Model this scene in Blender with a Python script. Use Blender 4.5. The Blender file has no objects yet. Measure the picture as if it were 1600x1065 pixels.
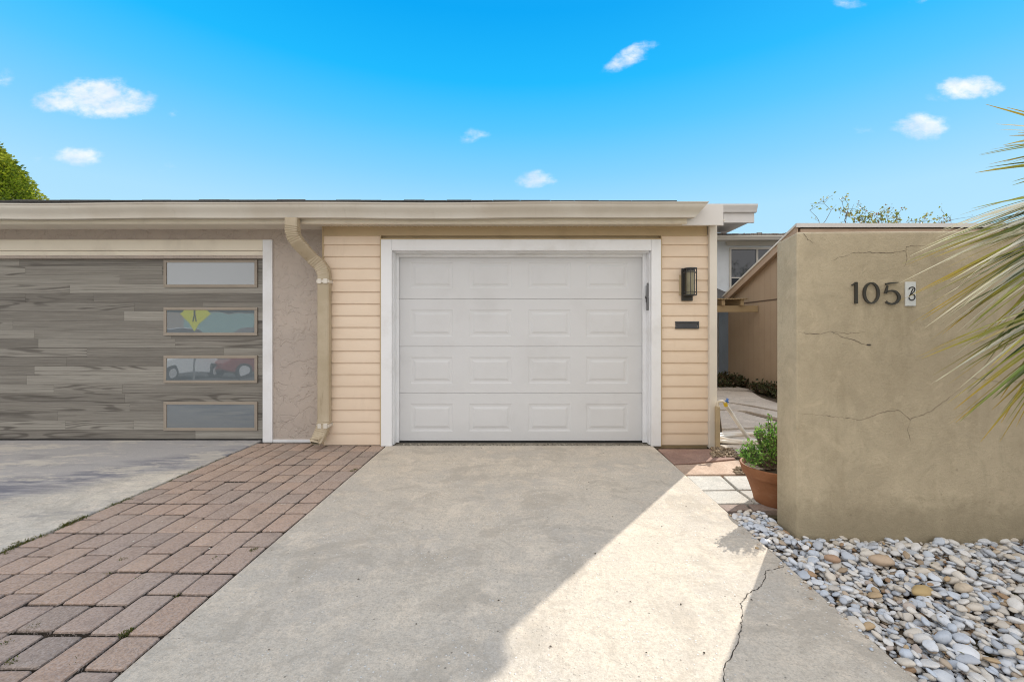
import bpy, bmesh, math, random
import numpy as np
from mathutils import Vector, Matrix
R = math.radians
random.seed(7); rng = np.random.default_rng(7)
SC = bpy.context.scene; COL = SC.collection

# ------------------------------------------------------------------ camera
F = 660.0; VX, VY = 815.0, 515.0; H = 1.26
cam = bpy.data.objects.new('camera', bpy.data.cameras.new('camera')); COL.objects.link(cam)
cam.location = (0, 0, H); cam.rotation_euler = (R(90), 0, 0)
cam.data.sensor_width = 36; cam.data.lens = F/1600*36
cam.data.shift_x = -(VX-800)/1600; cam.data.shift_y = -(532.5-VY)/1600
cam.data.clip_start = 0.02; cam.data.clip_end = 3000
SC.camera = cam
def P(px, py, Y): return Vector(((px-VX)/F*Y, Y, H-(py-VY)/F*Y))      # photo point at depth Y
def G(px, py, z=0.0):                                                  # photo point on the ground
    Y = F*(H-z)/(py-VY); return Vector(((px-VX)/F*Y, Y, z))

# ------------------------------------------------------------------ light
SUN_EL = 34.0; SX, SY = 0.61, 0.79
SC.cycles.filter_width = 1.05
SC.view_settings.view_transform = 'Standard'; SC.view_settings.look = 'None'
SC.view_settings.exposure = 0.25; SC.view_settings.gamma = 1.0
sun = bpy.data.objects.new('sun', bpy.data.lights.new('sun', 'SUN')); COL.objects.link(sun)
sun.data.energy = 4.5; sun.data.angle = R(0.6); sun.data.color = (1.0, 0.94, 0.845)
n_ = math.hypot(SX, SY); ce, se = math.cos(R(SUN_EL)), math.sin(R(SUN_EL))
sdir = Vector((SX/n_*ce, SY/n_*ce, se))
sun.rotation_euler = sdir.to_track_quat('Z', 'Y').to_euler(); sun.location = sdir*30

def build_world():
    w = bpy.data.worlds.new('World'); SC.world = w; w.use_nodes = True
    nt = w.node_tree; N = nt.nodes; L = nt.links; N.clear()
    def nd(t, **k):
        n = N.new(t)
        for a, b in k.items(): setattr(n, a, b)
        return n
    def M(op, a, b=None, c=None, clamp=False):
        n = nd('ShaderNodeMath', operation=op, use_clamp=clamp)
        for i, v in enumerate((a, b, c)):
            if v is None: continue
            if isinstance(v, (int, float)): n.inputs[i].default_value = v
            else: L.new(v, n.inputs[i])
        return n.outputs[0]
    tc = nd('ShaderNodeTexCoord'); sep = nd('ShaderNodeSeparateXYZ'); L.new(tc.outputs['Generated'], sep.inputs[0])
    x, y, z = sep.outputs
    sky = nd('ShaderNodeTexSky', sky_type='NISHITA'); sky.sun_disc = False
    sky.sun_elevation = R(SUN_EL); sky.sun_rotation = math.atan2(SX, SY)
    sky.dust_density = 0.2; sky.air_density = 1.0; sky.ozone_density = 2.0
    ya = M('MAXIMUM', y, 0.02)
    u = M('DIVIDE', x, ya); v = M('DIVIDE', z, ya)
    # elevation gradient
    el = M('MULTIPLY', M('ARCSINE', M('MINIMUM', M('MAXIMUM', z, 0.0), 1.0)), 2/math.pi)   # 0..1
    rp = nd('ShaderNodeValToRGB'); L.new(el, rp.inputs[0]); cr = rp.color_ramp
    def lin(r, g, b): return tuple(.86*((c/255)/12.92 if c/255 <= .04045 else ((c/255+.055)/1.055)**2.4) for c in (r, g, b))+(1,)
    stops = [(0.0, lin(200,234,250)), (0.16, lin(172,224,253)), (0.22, lin(132,210,254)), (0.28, lin(84,198,254)),
             (0.335, lin(28,186,254)), (0.41, lin(0,168,246)), (0.62, lin(30,150,228)), (1.0, lin(70,140,205))]
    cr.elements[0].position = 0; cr.elements[0].color = stops[0][1]
    cr.elements[1].position = 1; cr.elements[1].color = stops[-1][1]
    for p, c in stops[1:-1]:
        e = cr.elements.new(p); e.color = c
    # whiter, brighter sky added behind the camera to light the shaded facade
    def mixc(f, a, b):
        m = nd('ShaderNodeMix', data_type='RGBA')
        for s, vv in ((m.inputs[0], f), (m.inputs[6], a), (m.inputs[7], b)):
            if isinstance(vv, (int, float, tuple)): s.default_value = vv
            else: L.new(vv, s)
        return m.outputs[2]
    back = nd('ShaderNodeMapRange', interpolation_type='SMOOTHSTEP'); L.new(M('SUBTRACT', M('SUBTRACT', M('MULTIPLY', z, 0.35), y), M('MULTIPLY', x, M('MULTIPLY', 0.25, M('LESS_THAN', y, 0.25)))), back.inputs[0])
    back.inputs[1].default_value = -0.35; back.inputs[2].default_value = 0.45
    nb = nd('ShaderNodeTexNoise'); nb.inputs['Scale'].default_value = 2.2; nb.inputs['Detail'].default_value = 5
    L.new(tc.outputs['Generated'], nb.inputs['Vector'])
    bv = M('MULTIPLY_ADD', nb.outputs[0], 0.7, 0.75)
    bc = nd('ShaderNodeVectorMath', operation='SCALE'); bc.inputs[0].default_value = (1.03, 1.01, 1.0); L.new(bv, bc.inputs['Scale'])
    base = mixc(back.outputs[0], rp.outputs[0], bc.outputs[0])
    # small fair-weather clouds, each at its own bearing
    nz = nd('ShaderNodeTexNoise'); nz.inputs['Scale'].default_value = 22; nz.inputs['Detail'].default_value = 6; nz.inputs['Roughness'].default_value = .62
    cmb = nd('ShaderNodeCombineXYZ'); L.new(u, cmb.inputs[0]); L.new(M('MULTIPLY', v, 1.7), cmb.inputs[1])
    L.new(cmb.outputs[0], nz.inputs['Vector'])
    nzs = nd('ShaderNodeTexNoise'); nzs.inputs['Scale'].default_value = 9; nzs.inputs['Detail'].default_value = 3
    L.new(cmb.outputs[0], nzs.inputs['Vector'])
    du = M('MULTIPLY_ADD', nzs.outputs[0], 0.05, -0.025)
    u2 = M('ADD', u, du); v2 = M('ADD', v, M('MULTIPLY', du, -0.5))
    clouds = [(95,158,46,16,0,1.0),(150,150,58,28,0,1.1),(170,166,60,20,0,1.0),(205,155,34,16,0,.8),(124,245,38,13,0,.85),(55,246,12,8,0,.35),(272,176,11,7,0,.4),
              (255,262,18,8,0,.3),(5,122,14,14,0,.5),(985,88,42,13,.45,.8),(1010,78,20,9,.5,.5),(740,212,26,12,0,.5),(836,280,32,13,0,.8),
              (1512,136,44,18,.05,1.1),(1545,140,22,14,0,.8),(1465,152,18,8,0,.35),(1440,197,42,18,0,1.05),(1415,199,24,10,0,.6),(1345,204,28,8,.15,.3),(1325,4,22,8,0,.5),(1435,2,16,6,0,.4)]
    acc = None
    for (cx, cy, a, b, rot, s) in clouds:
        u0, v0 = (cx-VX)/F, (VY-cy)/F
        A, B = a*1.08/F, b*1.08/F; c_, s_ = math.cos(rot), math.sin(rot)
        dx = M('SUBTRACT', u2, u0); dy = M('SUBTRACT', v2, v0)
        p = M('DIVIDE', M('ADD', M('MULTIPLY', dx, c_), M('MULTIPLY', dy, s_)), A)
        q = M('DIVIDE', M('SUBTRACT', M('MULTIPLY', dy, c_), M('MULTIPLY', dx, s_)), B)
        d = M('ADD', M('MULTIPLY', p, p), M('MULTIPLY', q, q))
        m = M('ADD', M('MULTIPLY', M('SUBTRACT', 1.0, d), s), min(0, (s-.9)*.75))
        m = M('MAXIMUM', m, -1.5)
        acc = m if acc is None else M('MAXIMUM', acc, m)
    dens = M('ADD', acc, M('MULTIPLY_ADD', nz.outputs[0], 2.8, -1.27))
    mr = nd('ShaderNodeMapRange', interpolation_type='SMOOTHSTEP'); L.new(dens, mr.inputs[0])
    mr.inputs[1].default_value = -0.25; mr.inputs[2].default_value = 1.5
    gate = M('GREATER_THAN', y, 0.1)
    gate2 = nd('ShaderNodeMapRange'); L.new(acc, gate2.inputs[0]); gate2.inputs[1].default_value = -0.7; gate2.inputs[2].default_value = 0.1
    cf = M('MULTIPLY', M('MULTIPLY', mr.outputs[0], gate), M('MULTIPLY', gate2.outputs[0], 0.96))
    shd = nd('ShaderNodeMapRange'); L.new(nzs.outputs[0], shd.inputs[0]); shd.inputs[1].default_value = .38; shd.inputs[2].default_value = .6
    ccol = mixc(shd.outputs[0], (0.62, 0.72, 0.86, 1), (0.86, 0.88, 0.92, 1))
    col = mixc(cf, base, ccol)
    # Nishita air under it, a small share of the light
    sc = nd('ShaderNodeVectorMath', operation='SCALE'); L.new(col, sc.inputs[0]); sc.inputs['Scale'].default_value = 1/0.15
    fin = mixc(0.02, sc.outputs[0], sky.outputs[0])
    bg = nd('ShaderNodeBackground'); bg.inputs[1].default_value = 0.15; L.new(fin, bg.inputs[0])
    out = nd('ShaderNodeOutputWorld'); L.new(bg.outputs[0], out.inputs[0])
build_world()

# ------------------------------------------------------------------ helpers
class MB:
    def __init__(s): s.v = []; s.f = []; s.c = []
    def add(s, vs, fs, c=None):
        o = len(s.v); s.v += [tuple(v) for v in vs]; s.f += [tuple(i+o for i in f) for f in fs]; s.c += [c]*len(fs)
        return s
    def box(s, x0, x1, y0, y1, z0, z1, c=None):
        return s.add([(x0,y0,z0),(x1,y0,z0),(x1,y1,z0),(x0,y1,z0),(x0,y0,z1),(x1,y0,z1),(x1,y1,z1),(x0,y1,z1)],
              [(0,3,2,1),(4,5,6,7),(0,1,5,4),(1,2,6,5),(2,3,7,6),(3,0,4,7)], c)
    def quad(s, a, b, c_, d, c=None): return s.add([a,b,c_,d], [(0,1,2,3)], c)
    def prism(s, pts, ax, a0, a1, c=None):
        """closed polygon pts (2D) swept along axis ax from a0 to a1"""
        n = len(pts); mk = {'x': lambda p,a: (a,p[0],p[1]), 'y': lambda p,a: (p[0],a,p[1]), 'z': lambda p,a: (p[0],p[1],a)}[ax]
        vs = [mk(p,a0) for p in pts]+[mk(p,a1) for p in pts]
        fs = [tuple(range(n))[::-1], tuple(range(n,2*n))]+[(i,(i+1)%n,n+(i+1)%n,n+i) for i in range(n)]
        return s.add(vs, fs, c)
    def tube(s, pts, r, n=10, c=None, cap=True, flat=None):
        pts = [Vector(p) for p in pts]; rs = r if isinstance(r, (list, tuple)) else [r]*len(pts)
        up = Vector((0,0,1)); rings = []; prev = None
        for i, p in enumerate(pts):
            t = (pts[min(i+1,len(pts)-1)]-pts[max(i-1,0)]).normalized()
            if prev is None:
                a = up if abs(t.z) < .9 else Vector((1,0,0)); s1 = t.cross(a).normalized()
            else: s1 = (prev-t*prev.dot(t)).normalized()
            prev = s1; s2 = t.cross(s1)
            rings.append([p+(s1*math.cos(2*math.pi*k/n)+s2*math.sin(2*math.pi*k/n))*rs[i] for k in range(n)])
        vs = [q for rg in rings for q in rg]; fs = []
        for i in range(len(pts)-1):
            for k in range(n): fs.append((i*n+k, i*n+(k+1)%n, (i+1)*n+(k+1)%n, (i+1)*n+k))
        if cap: fs += [tuple(range(n))[::-1], tuple(range((len(pts)-1)*n, len(pts)*n))]
        return s.add(vs, fs, c)
    def lathe(s, prof, cx, cy, n=48, c=None):
        vs = [(cx+r*math.cos(2*math.pi*k/n), cy+r*math.sin(2*math.pi*k/n), z) for r, z in prof for k in range(n)]
        fs = [(i*n+k, i*n+(k+1)%n, (i+1)*n+(k+1)%n, (i+1)*n+k) for i in range(len(prof)-1) for k in range(n)]
        return s.add(vs, fs, c)
    def build(s, name, mat, parent=None, smooth=False, bevel=0, seg=2, recalc=True, angle=35):
        me = bpy.data.meshes.new(name); me.from_pydata(s.v, [], s.f)
        if any(c is not None for c in s.c):
            at = me.attributes.new('tint', 'FLOAT_COLOR', 'FACE')
            arr = np.ones((len(s.f), 4), dtype=np.float32)
            for i, c in enumerate(s.c):
                if c is not None: arr[i, :len(c)] = c
            at.data.foreach_set('color', arr.ravel())
        me.materials.append(mat)
        if recalc:
            bm = bmesh.new(); bm.from_mesh(me); bmesh.ops.recalc_face_normals(bm, faces=bm.faces); bm.to_mesh(me); bm.free()
        if smooth:
            me.polygons.foreach_set('use_smooth', [True]*len(me.polygons))
            if angle: 
                try: me.set_sharp_from_angle(angle=R(angle))
                except Exception: pass
        o = bpy.data.objects.new(name, me); COL.objects.link(o)
        if parent is not None: o.parent = parent
        if bevel:
            b = o.modifiers.new('bevel', 'BEVEL'); b.width = bevel; b.segments = seg; b.limit_method = 'ANGLE'; b.angle_limit = R(40)
        return o
def tag(o, label=None, cat=None, group=None, kind=None):
    if label: o['label'] = label
    if cat: o['category'] = cat
    if group: o['group'] = group
    if kind: o['kind'] = kind
    return o
def thing(name, label, cat, loc=(0,0,0), group=None):
    o = bpy.data.objects.new(name, None); COL.objects.link(o); o.location = loc; o.empty_display_size = .1
    return tag(o, label, cat, group)
def sub(root, mb, *a, **k):                # build a part given in world coordinates under a root that is not at the origin
    l = Vector(root.matrix_basis.translation)
    if root.parent: l = l+Vector(root.parent.matrix_basis.translation)
    mb.v = [tuple(Vector(v)-l) for v in mb.v]
    k['parent'] = root
    return mb.build(*a, **k)

# ------------------------------------------------------------------ materials
class NT:
    def __init__(s, name):
        s.m = bpy.data.materials.new(name); s.m.use_nodes = True; s.nt = s.m.node_tree; s.nt.nodes.clear()
        s.out = s.n('ShaderNodeOutputMaterial'); s.b = s.n('ShaderNodeBsdfPrincipled'); s.l(s.b.outputs[0], s.out.inputs[0])
        s.tc = s.n('ShaderNodeTexCoord'); s.obj = s.tc.outputs['Object']
        s.geo = None
    def n(s, t, **k):
        x = s.nt.nodes.new(t)
        for a, b in k.items(): setattr(x, a, b)
        return x
    def l(s, a, b): s.nt.links.new(a, b)
    def put(s, sock, v):
        if isinstance(v, (int, float)): sock.default_value = v
        elif isinstance(v, tuple): sock.default_value = v+(1,) if len(v) == 3 and len(sock.default_value) == 4 else v
        else: s.l(v, sock)
    def pos(s):
        if s.geo is None: s.geo = s.n('ShaderNodeNewGeometry')
        return s.geo.outputs['Position']
    def noise(s, scale, detail=4, rough=.55, vec=None, dist=0, sc3=None):
        x = s.n('ShaderNodeTexNoise'); x.inputs['Scale'].default_value = scale; x.inputs['Detail'].default_value = detail
        x.inputs['Roughness'].default_value = rough; x.inputs['Distortion'].default_value = dist
        v = vec if vec is not None else s.pos()
        if sc3:
            mp = s.n('ShaderNodeMapping'); s.l(v, mp.inputs[0]); mp.inputs['Scale'].default_value = sc3; v = mp.outputs[0]
        s.l(v, x.inputs['Vector']); return x.outputs[0]
    def vor(s, scale, feature='F1', vec=None, out='Distance', rnd=1):
        x = s.n('ShaderNodeTexVoronoi', feature=feature); x.inputs['Scale'].default_value = scale; x.inputs['Randomness'].default_value = rnd
        s.l(vec if vec is not None else s.pos(), x.inputs['Vector']); return x.outputs[out]
    def mr(s, v, a, b, c=0.0, d=1.0, smooth=True):
        x = s.n('ShaderNodeMapRange'); x.interpolation_type = 'SMOOTHSTEP' if smooth else 'LINEAR'
        s.put(x.inputs[0], v)
        for i, q in enumerate((a, b, c, d)): s.put(x.inputs[i+1], q)
        return x.outputs[0]
    def math(s, op, a, b=0.0, clamp=False):
        x = s.n('ShaderNodeMath', operation=op, use_clamp=clamp); s.put(x.inputs[0], a); s.put(x.inputs[1], b); return x.outputs[0]
    def mix(s, f, a, b, mode='MIX'):
        x = s.n('ShaderNodeMix', data_type='RGBA', blend_type=mode)
        s.put(x.inputs[0], f); s.put(x.inputs[6], a); s.put(x.inputs[7], b); return x.outputs[2]
    def attr(s, name='tint', out='Color'):
        x = s.n('ShaderNodeAttribute', attribute_name=name); return x.outputs[out]
    def sep(s, v):
        x = s.n('ShaderNodeSeparateXYZ'); s.l(v, x.inputs[0]); return x.outputs
    def comb(s, a, b, c):
        x = s.n('ShaderNodeCombineXYZ')
        for i, q in enumerate((a, b, c)): s.put(x.inputs[i], q)
        return x.outputs[0]
    def done(s, col, rough=.8, bump=None, bs=.3, bd=.01, metal=0, spec=.5, **k):
        s.put(s.b.inputs['Base Color'], col); s.put(s.b.inputs['Roughness'], rough); s.b.inputs['Metallic'].default_value = metal
        s.b.inputs['Specular IOR Level'].default_value = spec
        for a, b in k.items(): s.put(s.b.inputs[a.replace('_', ' ')], b)
        if bump is not None:
            bp = s.n('ShaderNodeBump'); bp.inputs['Strength'].default_value = bs; bp.inputs['Distance'].default_value = bd
            s.put(bp.inputs['Height'], bump); s.l(bp.outputs[0], s.b.inputs['Normal'])
        return s.m

def m_paint(name, col, rough=.45, dirt=.08, dirtcol=None, bump=.15, sc=3.0):
    t = NT(name); n1 = t.noise(sc, 5, .6); n2 = t.noise(60, 3)
    dc = dirtcol or tuple(c*.72 for c in col)
    c = t.mix(t.math('MULTIPLY', t.mr(n1, .45, .75), dirt*4, True), col, dc)
    c = t.mix(t.math('MULTIPLY', n2, dirt), c, dc)
    return t.done(c, t.mr(n1, .3, .7, rough*.85, rough*1.15), n2, bump, .002)

def m_concrete(name, c1, c2, c3, fleck=.5, stain=None):
    t = NT(name)
    a = t.noise(1.1, 6, .62); b = t.noise(7, 6, .7); f = t.noise(45, 4, .75)
    c = t.mix(t.mr(a, .35, .68), c1, c2)
    c = t.mix(t.math('MULTIPLY', t.mr(b, .46, .66), .7), c, c3)
    c = t.mix(t.math('MULTIPLY', t.mr(f, .47, .60), .42), c, tuple(x*.62 for x in c1))
    gr = t.noise(130, 3, .8); c = t.mix(t.math('MULTIPLY', t.mr(gr, .50, .62), .35), c, tuple(x*.55 for x in c1))
    bl = t.noise(2.6, 6, .72, dist=.8); c = t.mix(t.math('MULTIPLY', t.mr(bl, .50, .60), .50), c, tuple(x*.64 for x in c1))
    pale = t.noise(3.3, 6, .7, dist=.5); c = t.mix(t.math('MULTIPLY', t.mr(pale, .54, .64), .30), c, tuple(min(.85, x*1.18) for x in c3))
    st = t.noise(5, 5, .7, sc3=(.5, 1.6, 1)); c = t.mix(t.math('MULTIPLY', t.mr(st, .54, .68), .34), c, tuple(x*.6 for x in c1))
    vd = t.vor(55); vc = t.n('ShaderNodeSeparateColor'); x = t.n('ShaderNodeTexVoronoi'); x.inputs['Scale'].default_value = 55
    t.l(t.pos(), x.inputs['Vector']); t.l(x.outputs['Color'], vc.inputs[0])
    fl = t.math('MULTIPLY', t.mr(x.outputs['Distance'], .30, .16), t.math('GREATER_THAN', vc.outputs[0], .6))
    patch = t.mr(t.noise(2.4, 3), .42, .62)
    c = t.mix(t.math('MULTIPLY', t.math('MULTIPLY', fl, patch), fleck), c, (.72, .70, .66))
    x2 = t.n('ShaderNodeTexVoronoi'); x2.inputs['Scale'].default_value = 26; t.l(t.pos(), x2.inputs['Vector'])
    v2 = t.n('ShaderNodeSeparateColor'); t.l(x2.outputs['Color'], v2.inputs[0])
    dk = t.math('MULTIPLY', t.mr(x2.outputs['Distance'], .15, .07), t.math('GREATER_THAN', v2.outputs[1], .85))
    c = t.mix(t.math('MULTIPLY', dk, .75), c, tuple(q*.22 for q in c1))
    x3 = t.n('ShaderNodeTexVoronoi'); x3.inputs['Scale'].default_value = 150; t.l(t.pos(), x3.inputs['Vector'])
    v3 = t.n('ShaderNodeSeparateColor'); t.l(x3.outputs['Color'], v3.inputs[0])
    c = t.mix(t.math('MULTIPLY', t.math('GREATER_THAN', v3.outputs[0], .6), .16), c, tuple(q*.5 for q in c1))
    if stain:
        c = stain(t, c)
    h = t.math('ADD', t.math('ADD', t.math('MULTIPLY', f, .8), t.math('MULTIPLY', b, .8)), t.math('MULTIPLY', fl, .35))
    return t.done(c, .88, h, .7, .008, spec=.3)

def left_stain(t, c):
    x, y, z = t.sep(t.pos())
    # washed blue-grey tyre band crossing in front of the door, bare warm concrete nearer the street
    n = t.noise(2.5, 5, .65, sc3=(.35, 1.4, 1)); n2 = t.noise(9, 5, .7, sc3=(.25, 1.6, 1))
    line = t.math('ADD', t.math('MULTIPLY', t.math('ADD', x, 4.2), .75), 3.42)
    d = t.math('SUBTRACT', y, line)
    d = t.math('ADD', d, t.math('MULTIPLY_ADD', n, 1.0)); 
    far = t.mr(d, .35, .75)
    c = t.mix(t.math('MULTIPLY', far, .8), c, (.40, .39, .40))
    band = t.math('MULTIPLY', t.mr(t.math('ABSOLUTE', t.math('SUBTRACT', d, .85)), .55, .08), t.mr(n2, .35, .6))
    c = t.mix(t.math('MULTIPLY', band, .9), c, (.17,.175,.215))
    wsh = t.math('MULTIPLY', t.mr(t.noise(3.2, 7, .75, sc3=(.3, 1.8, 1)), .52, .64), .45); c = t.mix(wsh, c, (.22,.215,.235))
    pale_blotch = t.math('MULTIPLY', t.mr(t.noise(2.0, 6, .75, sc3=(.6, 1.6, 1)), .50, .62), .5); c = t.mix(pale_blotch, c, (.74,.68,.57))  # streaky pale blotches scattered over the slab
    return c

M = {}
M['drive'] = m_concrete('driveway concrete', (.64,.565,.465), (.525,.48,.42), (.72,.62,.50), .95)
M['drive_left'] = m_concrete('worn concrete', (.66,.61,.53), (.56,.53,.48), (.72,.64,.54), .6, left_stain)
M['pad'] = m_concrete('pale stepping concrete', (.60,.58,.53), (.52,.50,.45), (.66,.62,.56), .5)
M['redstone'] = m_concrete('red sandstone', (.36,.22,.17), (.31,.20,.165), (.41,.27,.21), .15)
M['peachstone'] = m_concrete('pinkish sandstone', (.56,.41,.31), (.50,.36,.27), (.60,.46,.36), .15)
M['brownstone'] = m_concrete('brown paver stone', (.36,.28,.24), (.28,.22,.20), (.42,.34,.28), .3)
M['flag'] = m_concrete('pale flagstone', (.62,.55,.47), (.54,.47,.40), (.66,.59,.51), .3)
M['sill'] = m_concrete('gritty sill concrete', (.30,.265,.21), (.20,.175,.14), (.38,.34,.28), .6)
M['asphalt'] = m_concrete('asphalt', (.10,.10,.10), (.08,.08,.085), (.13,.13,.125), .2)

t = NT('soil'); n = t.noise(14, 6, .7); g = t.noise(3, 4)
c = t.mix(t.mr(n, .35, .7), (.075,.055,.038), (.16,.125,.09)); c = t.mix(t.math('MULTIPLY', t.mr(g, .5, .7), .5), c, (.07,.085,.03))
M['soil'] = t.done(c, .95, n, .8, .02, spec=.2)
t = NT('joint sand'); n = t.noise(30, 6, .7); g = t.noise(4, 4)
c = t.mix(t.mr(n, .35, .7), (.035,.028,.02), (.09,.07,.05)); c = t.mix(t.math('MULTIPLY', t.mr(g, .52, .66), .75), c, (.07,.085,.02))
M['joint'] = t.done(c, .95, n, .8, .01, spec=.2)
t = NT('lawn'); n = t.noise(20, 6, .7); M['lawn'] = t.done(t.mix(n, (.05,.08,.02), (.12,.15,.05)), .95, n, .8, .03)

t = NT('clay paver'); a = t.attr(); f = t.noise(70, 4, .8); b = t.noise(9, 4, .6)
c = t.mix(t.math('MULTIPLY', t.mr(f, .4, .65), .4), a, t.mix(1.0, a, (.45,.42,.42), 'MULTIPLY'))
x3 = t.n('ShaderNodeTexVoronoi'); x3.inputs['Scale'].default_value = 170; t.l(t.pos(), x3.inputs['Vector'])
v3 = t.n('ShaderNodeSeparateColor'); t.l(x3.outputs['Color'], v3.inputs[0])
c = t.mix(t.math('MULTIPLY', t.math('GREATER_THAN', v3.outputs[0], .75), .45), c, (.50,.42,.38))
c = t.mix(t.math('MULTIPLY', t.math('LESS_THAN', v3.outputs[1], .25), .22), c, (.10,.08,.07))
c = t.mix(t.math('MULTIPLY', t.mr(b, .5, .75), .35), c, (.14,.11,.10))
M['paver'] = t.done(c, .9, t.math('ADD', f, t.math('MULTIPLY', v3.outputs[0], .3)), .6, .006, spec=.3)

t = NT('stucco lace'); n = t.noise(2, 5); fine = t.noise(90, 4, .7)
wv = t.n('ShaderNodeVectorMath', operation='ADD'); t.l(t.pos(), wv.inputs[0]); nn = t.n('ShaderNodeTexNoise'); nn.inputs['Scale'].default_value = 7; nn.inputs['Detail'].default_value = 4
t.l(t.pos(), nn.inputs['Vector']); s_ = t.n('ShaderNodeVectorMath', operation='SCALE'); t.l(nn.outputs['Color'], s_.inputs[0]); s_.inputs['Scale'].default_value = .22; t.l(s_.outputs[0], wv.inputs[1])
e = t.vor(6.5, 'DISTANCE_TO_EDGE', wv.outputs[0]); gate = t.mr(t.noise(5, 3), .42, .6)
ridge = t.math('MULTIPLY', t.mr(e, .05, .0), gate)
pl = t.mr(t.noise(9, 4, .5, wv.outputs[0]), .44, .53)
c = t.mix(t.mr(n, .3, .7), (.50,.43,.375), (.45,.39,.345)); c = t.mix(t.math('MULTIPLY', ridge, .07), c, (.30,.26,.22))
M['lace'] = t.done(c, .9, t.math('ADD', t.math('ADD', t.math('MULTIPLY', pl, .7), t.math('MULTIPLY', fine, .5)), t.math('MULTIPLY', ridge, -.4)), .8, .009, spec=.25)

def wall_mat(name, c1, c2, c3):
    t = NT(name); n = t.noise(1.6, 6, .65); st = t.noise(3.5, 6, .7, sc3=(1, 1, .35)); fine = t.noise(70, 5, .75); med = t.noise(16, 5, .6)
    c = t.mix(t.mr(n, .35, .65), c1, c2); c = t.mix(t.math('MULTIPLY', t.mr(st, .48, .68), .7), c, c3)
    bl = t.noise(4.5, 7, .72, dist=1.2); c = t.mix(t.math('MULTIPLY', t.mr(bl, .52, .60), .36), c, tuple(q*.74 for q in c1))
    grit = t.noise(150, 4, .8); c = t.mix(t.math('MULTIPLY', t.mr(grit, .52, .62), .22), c, tuple(q*.6 for q in c1)); c = t.mix(t.math('MULTIPLY', t.mr(bl, .46, .36), .30), c, tuple(min(1,q*1.25) for q in c1))
    c = t.mix(t.math('MULTIPLY', t.mr(med, .5, .7), .30), c, c3)
    c = t.mix(t.math('MULTIPLY', t.mr(fine, .55, .7), .25), c, tuple(q*.7 for q in c1))
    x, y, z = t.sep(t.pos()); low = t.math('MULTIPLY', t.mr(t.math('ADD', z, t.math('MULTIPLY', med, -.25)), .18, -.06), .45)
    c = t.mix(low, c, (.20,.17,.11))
    sp = t.n('ShaderNodeTexVoronoi'); sp.inputs['Scale'].default_value = 11; t.l(t.pos(), sp.inputs['Vector']); sc_ = t.n('ShaderNodeSeparateColor'); t.l(sp.outputs['Color'], sc_.inputs[0])
    spot = t.math('MULTIPLY', t.mr(sp.outputs['Distance'], .10, .04), t.math('GREATER_THAN', sc_.outputs[0], .8))
    c = t.mix(t.math('MULTIPLY', spot, .35), c, (.16,.12,.08))
    return t.done(c, .92, t.math('ADD', t.math('MULTIPLY', med, .5), t.math('MULTIPLY', fine, .75)), .8, .010, spec=.2)
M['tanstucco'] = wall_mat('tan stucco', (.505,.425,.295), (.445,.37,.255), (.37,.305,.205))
M['crack'] = m_paint('crack shadow', (.17,.135,.095), .95, .1)
M['crackd'] = m_paint('crack dirt', (.06,.05,.04), .95, .1)

t = NT('beige vinyl siding'); n = t.noise(2.2, 5); st = t.noise(5, 5, .7, sc3=(1,1,.25)); g = t.noise(26, 4, .6, sc3=(.2,1,3))
c = t.mix(t.mr(n, .35, .7), (.80,.655,.51), (.76,.61,.465)); c = t.mix(t.math('MULTIPLY', t.mr(st, .55, .8), .3), c, (.55,.43,.30))
M['siding'] = t.done(c, .55, g, .12, .002)
M['siding_trim'] = m_paint('beige trim', (.52,.40,.24), .5, .12)
M['white'] = m_paint('white trim paint', (.82,.83,.85), .45, .07, (.50,.47,.42))
M['cream'] = m_paint('cream trim paint', (.80,.73,.60), .45, .08, (.50,.44,.36))
M['cornertrim'] = m_paint('ivory corner trim', (.70,.65,.57), .45, .08)
M['fascia'] = m_paint('white fascia paint', (.68,.65,.62), .5, .06)
M['soffit'] = m_paint('soffit', (.74,.68,.58), .6, .08)
t = NT('gutter enamel'); n = t.noise(1.3, 4); st = t.noise(8, 5, .7, sc3=(1.5,1,.2))
c = t.mix(t.mr(n, .35, .65), (.50,.45,.375), (.57,.53,.46)); c = t.mix(t.math('MULTIPLY', t.mr(st, .55, .8), .35), c, (.34,.29,.22))
M['gutter'] = t.done(c, .38, st, .1, .003)
t = NT('downspout enamel'); n = t.noise(4, 5); st = t.noise(14, 5, .7, sc3=(1.5,1.5,.2))
c = t.mix(t.mr(n, .35, .65), (.42,.345,.235), (.48,.40,.285)); c = t.mix(t.math('MULTIPLY', t.mr(st, .55, .75), .5), c, (.24,.18,.11))
M['spout'] = t.done(c, .42, n, .25, .01)
M['doorwhite'] = m_paint('white steel door', (.655,.66,.67), .5, .055, (.46,.45,.44), .3, 2.0)
M['grey'] = m_paint('grey plastic', (.16,.16,.165), .5, .1)
M['black'] = m_paint('black metal', (.025,.025,.025), .4, .1, (.08,.07,.06))
M['slot'] = m_paint('slate letter plate', (.045,.05,.06), .45, .1, (.09,.09,.09))
M['digit'] = m_paint('dark bronze numerals', (.030,.028,.022), .45, .3, (.09,.08,.06))
M['plaque'] = m_paint('white plaque', (.72,.74,.73), .5, .1, (.5,.5,.45))
M['ink'] = m_paint('black ink', (.02,.02,.02), .6, .02)
M['dark'] = m_paint('dark rubber and spout shade', (.02,.02,.02), .8, .1)
t = NT('shingles'); x = t.n('ShaderNodeTexBrick'); x.inputs['Scale'].default_value = 5; x.inputs['Color1'].default_value = (.16,.13,.11,1); x.inputs['Color2'].default_value = (.30,.26,.22,1); x.inputs['Mortar'].default_value = (.05,.045,.04,1)
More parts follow.
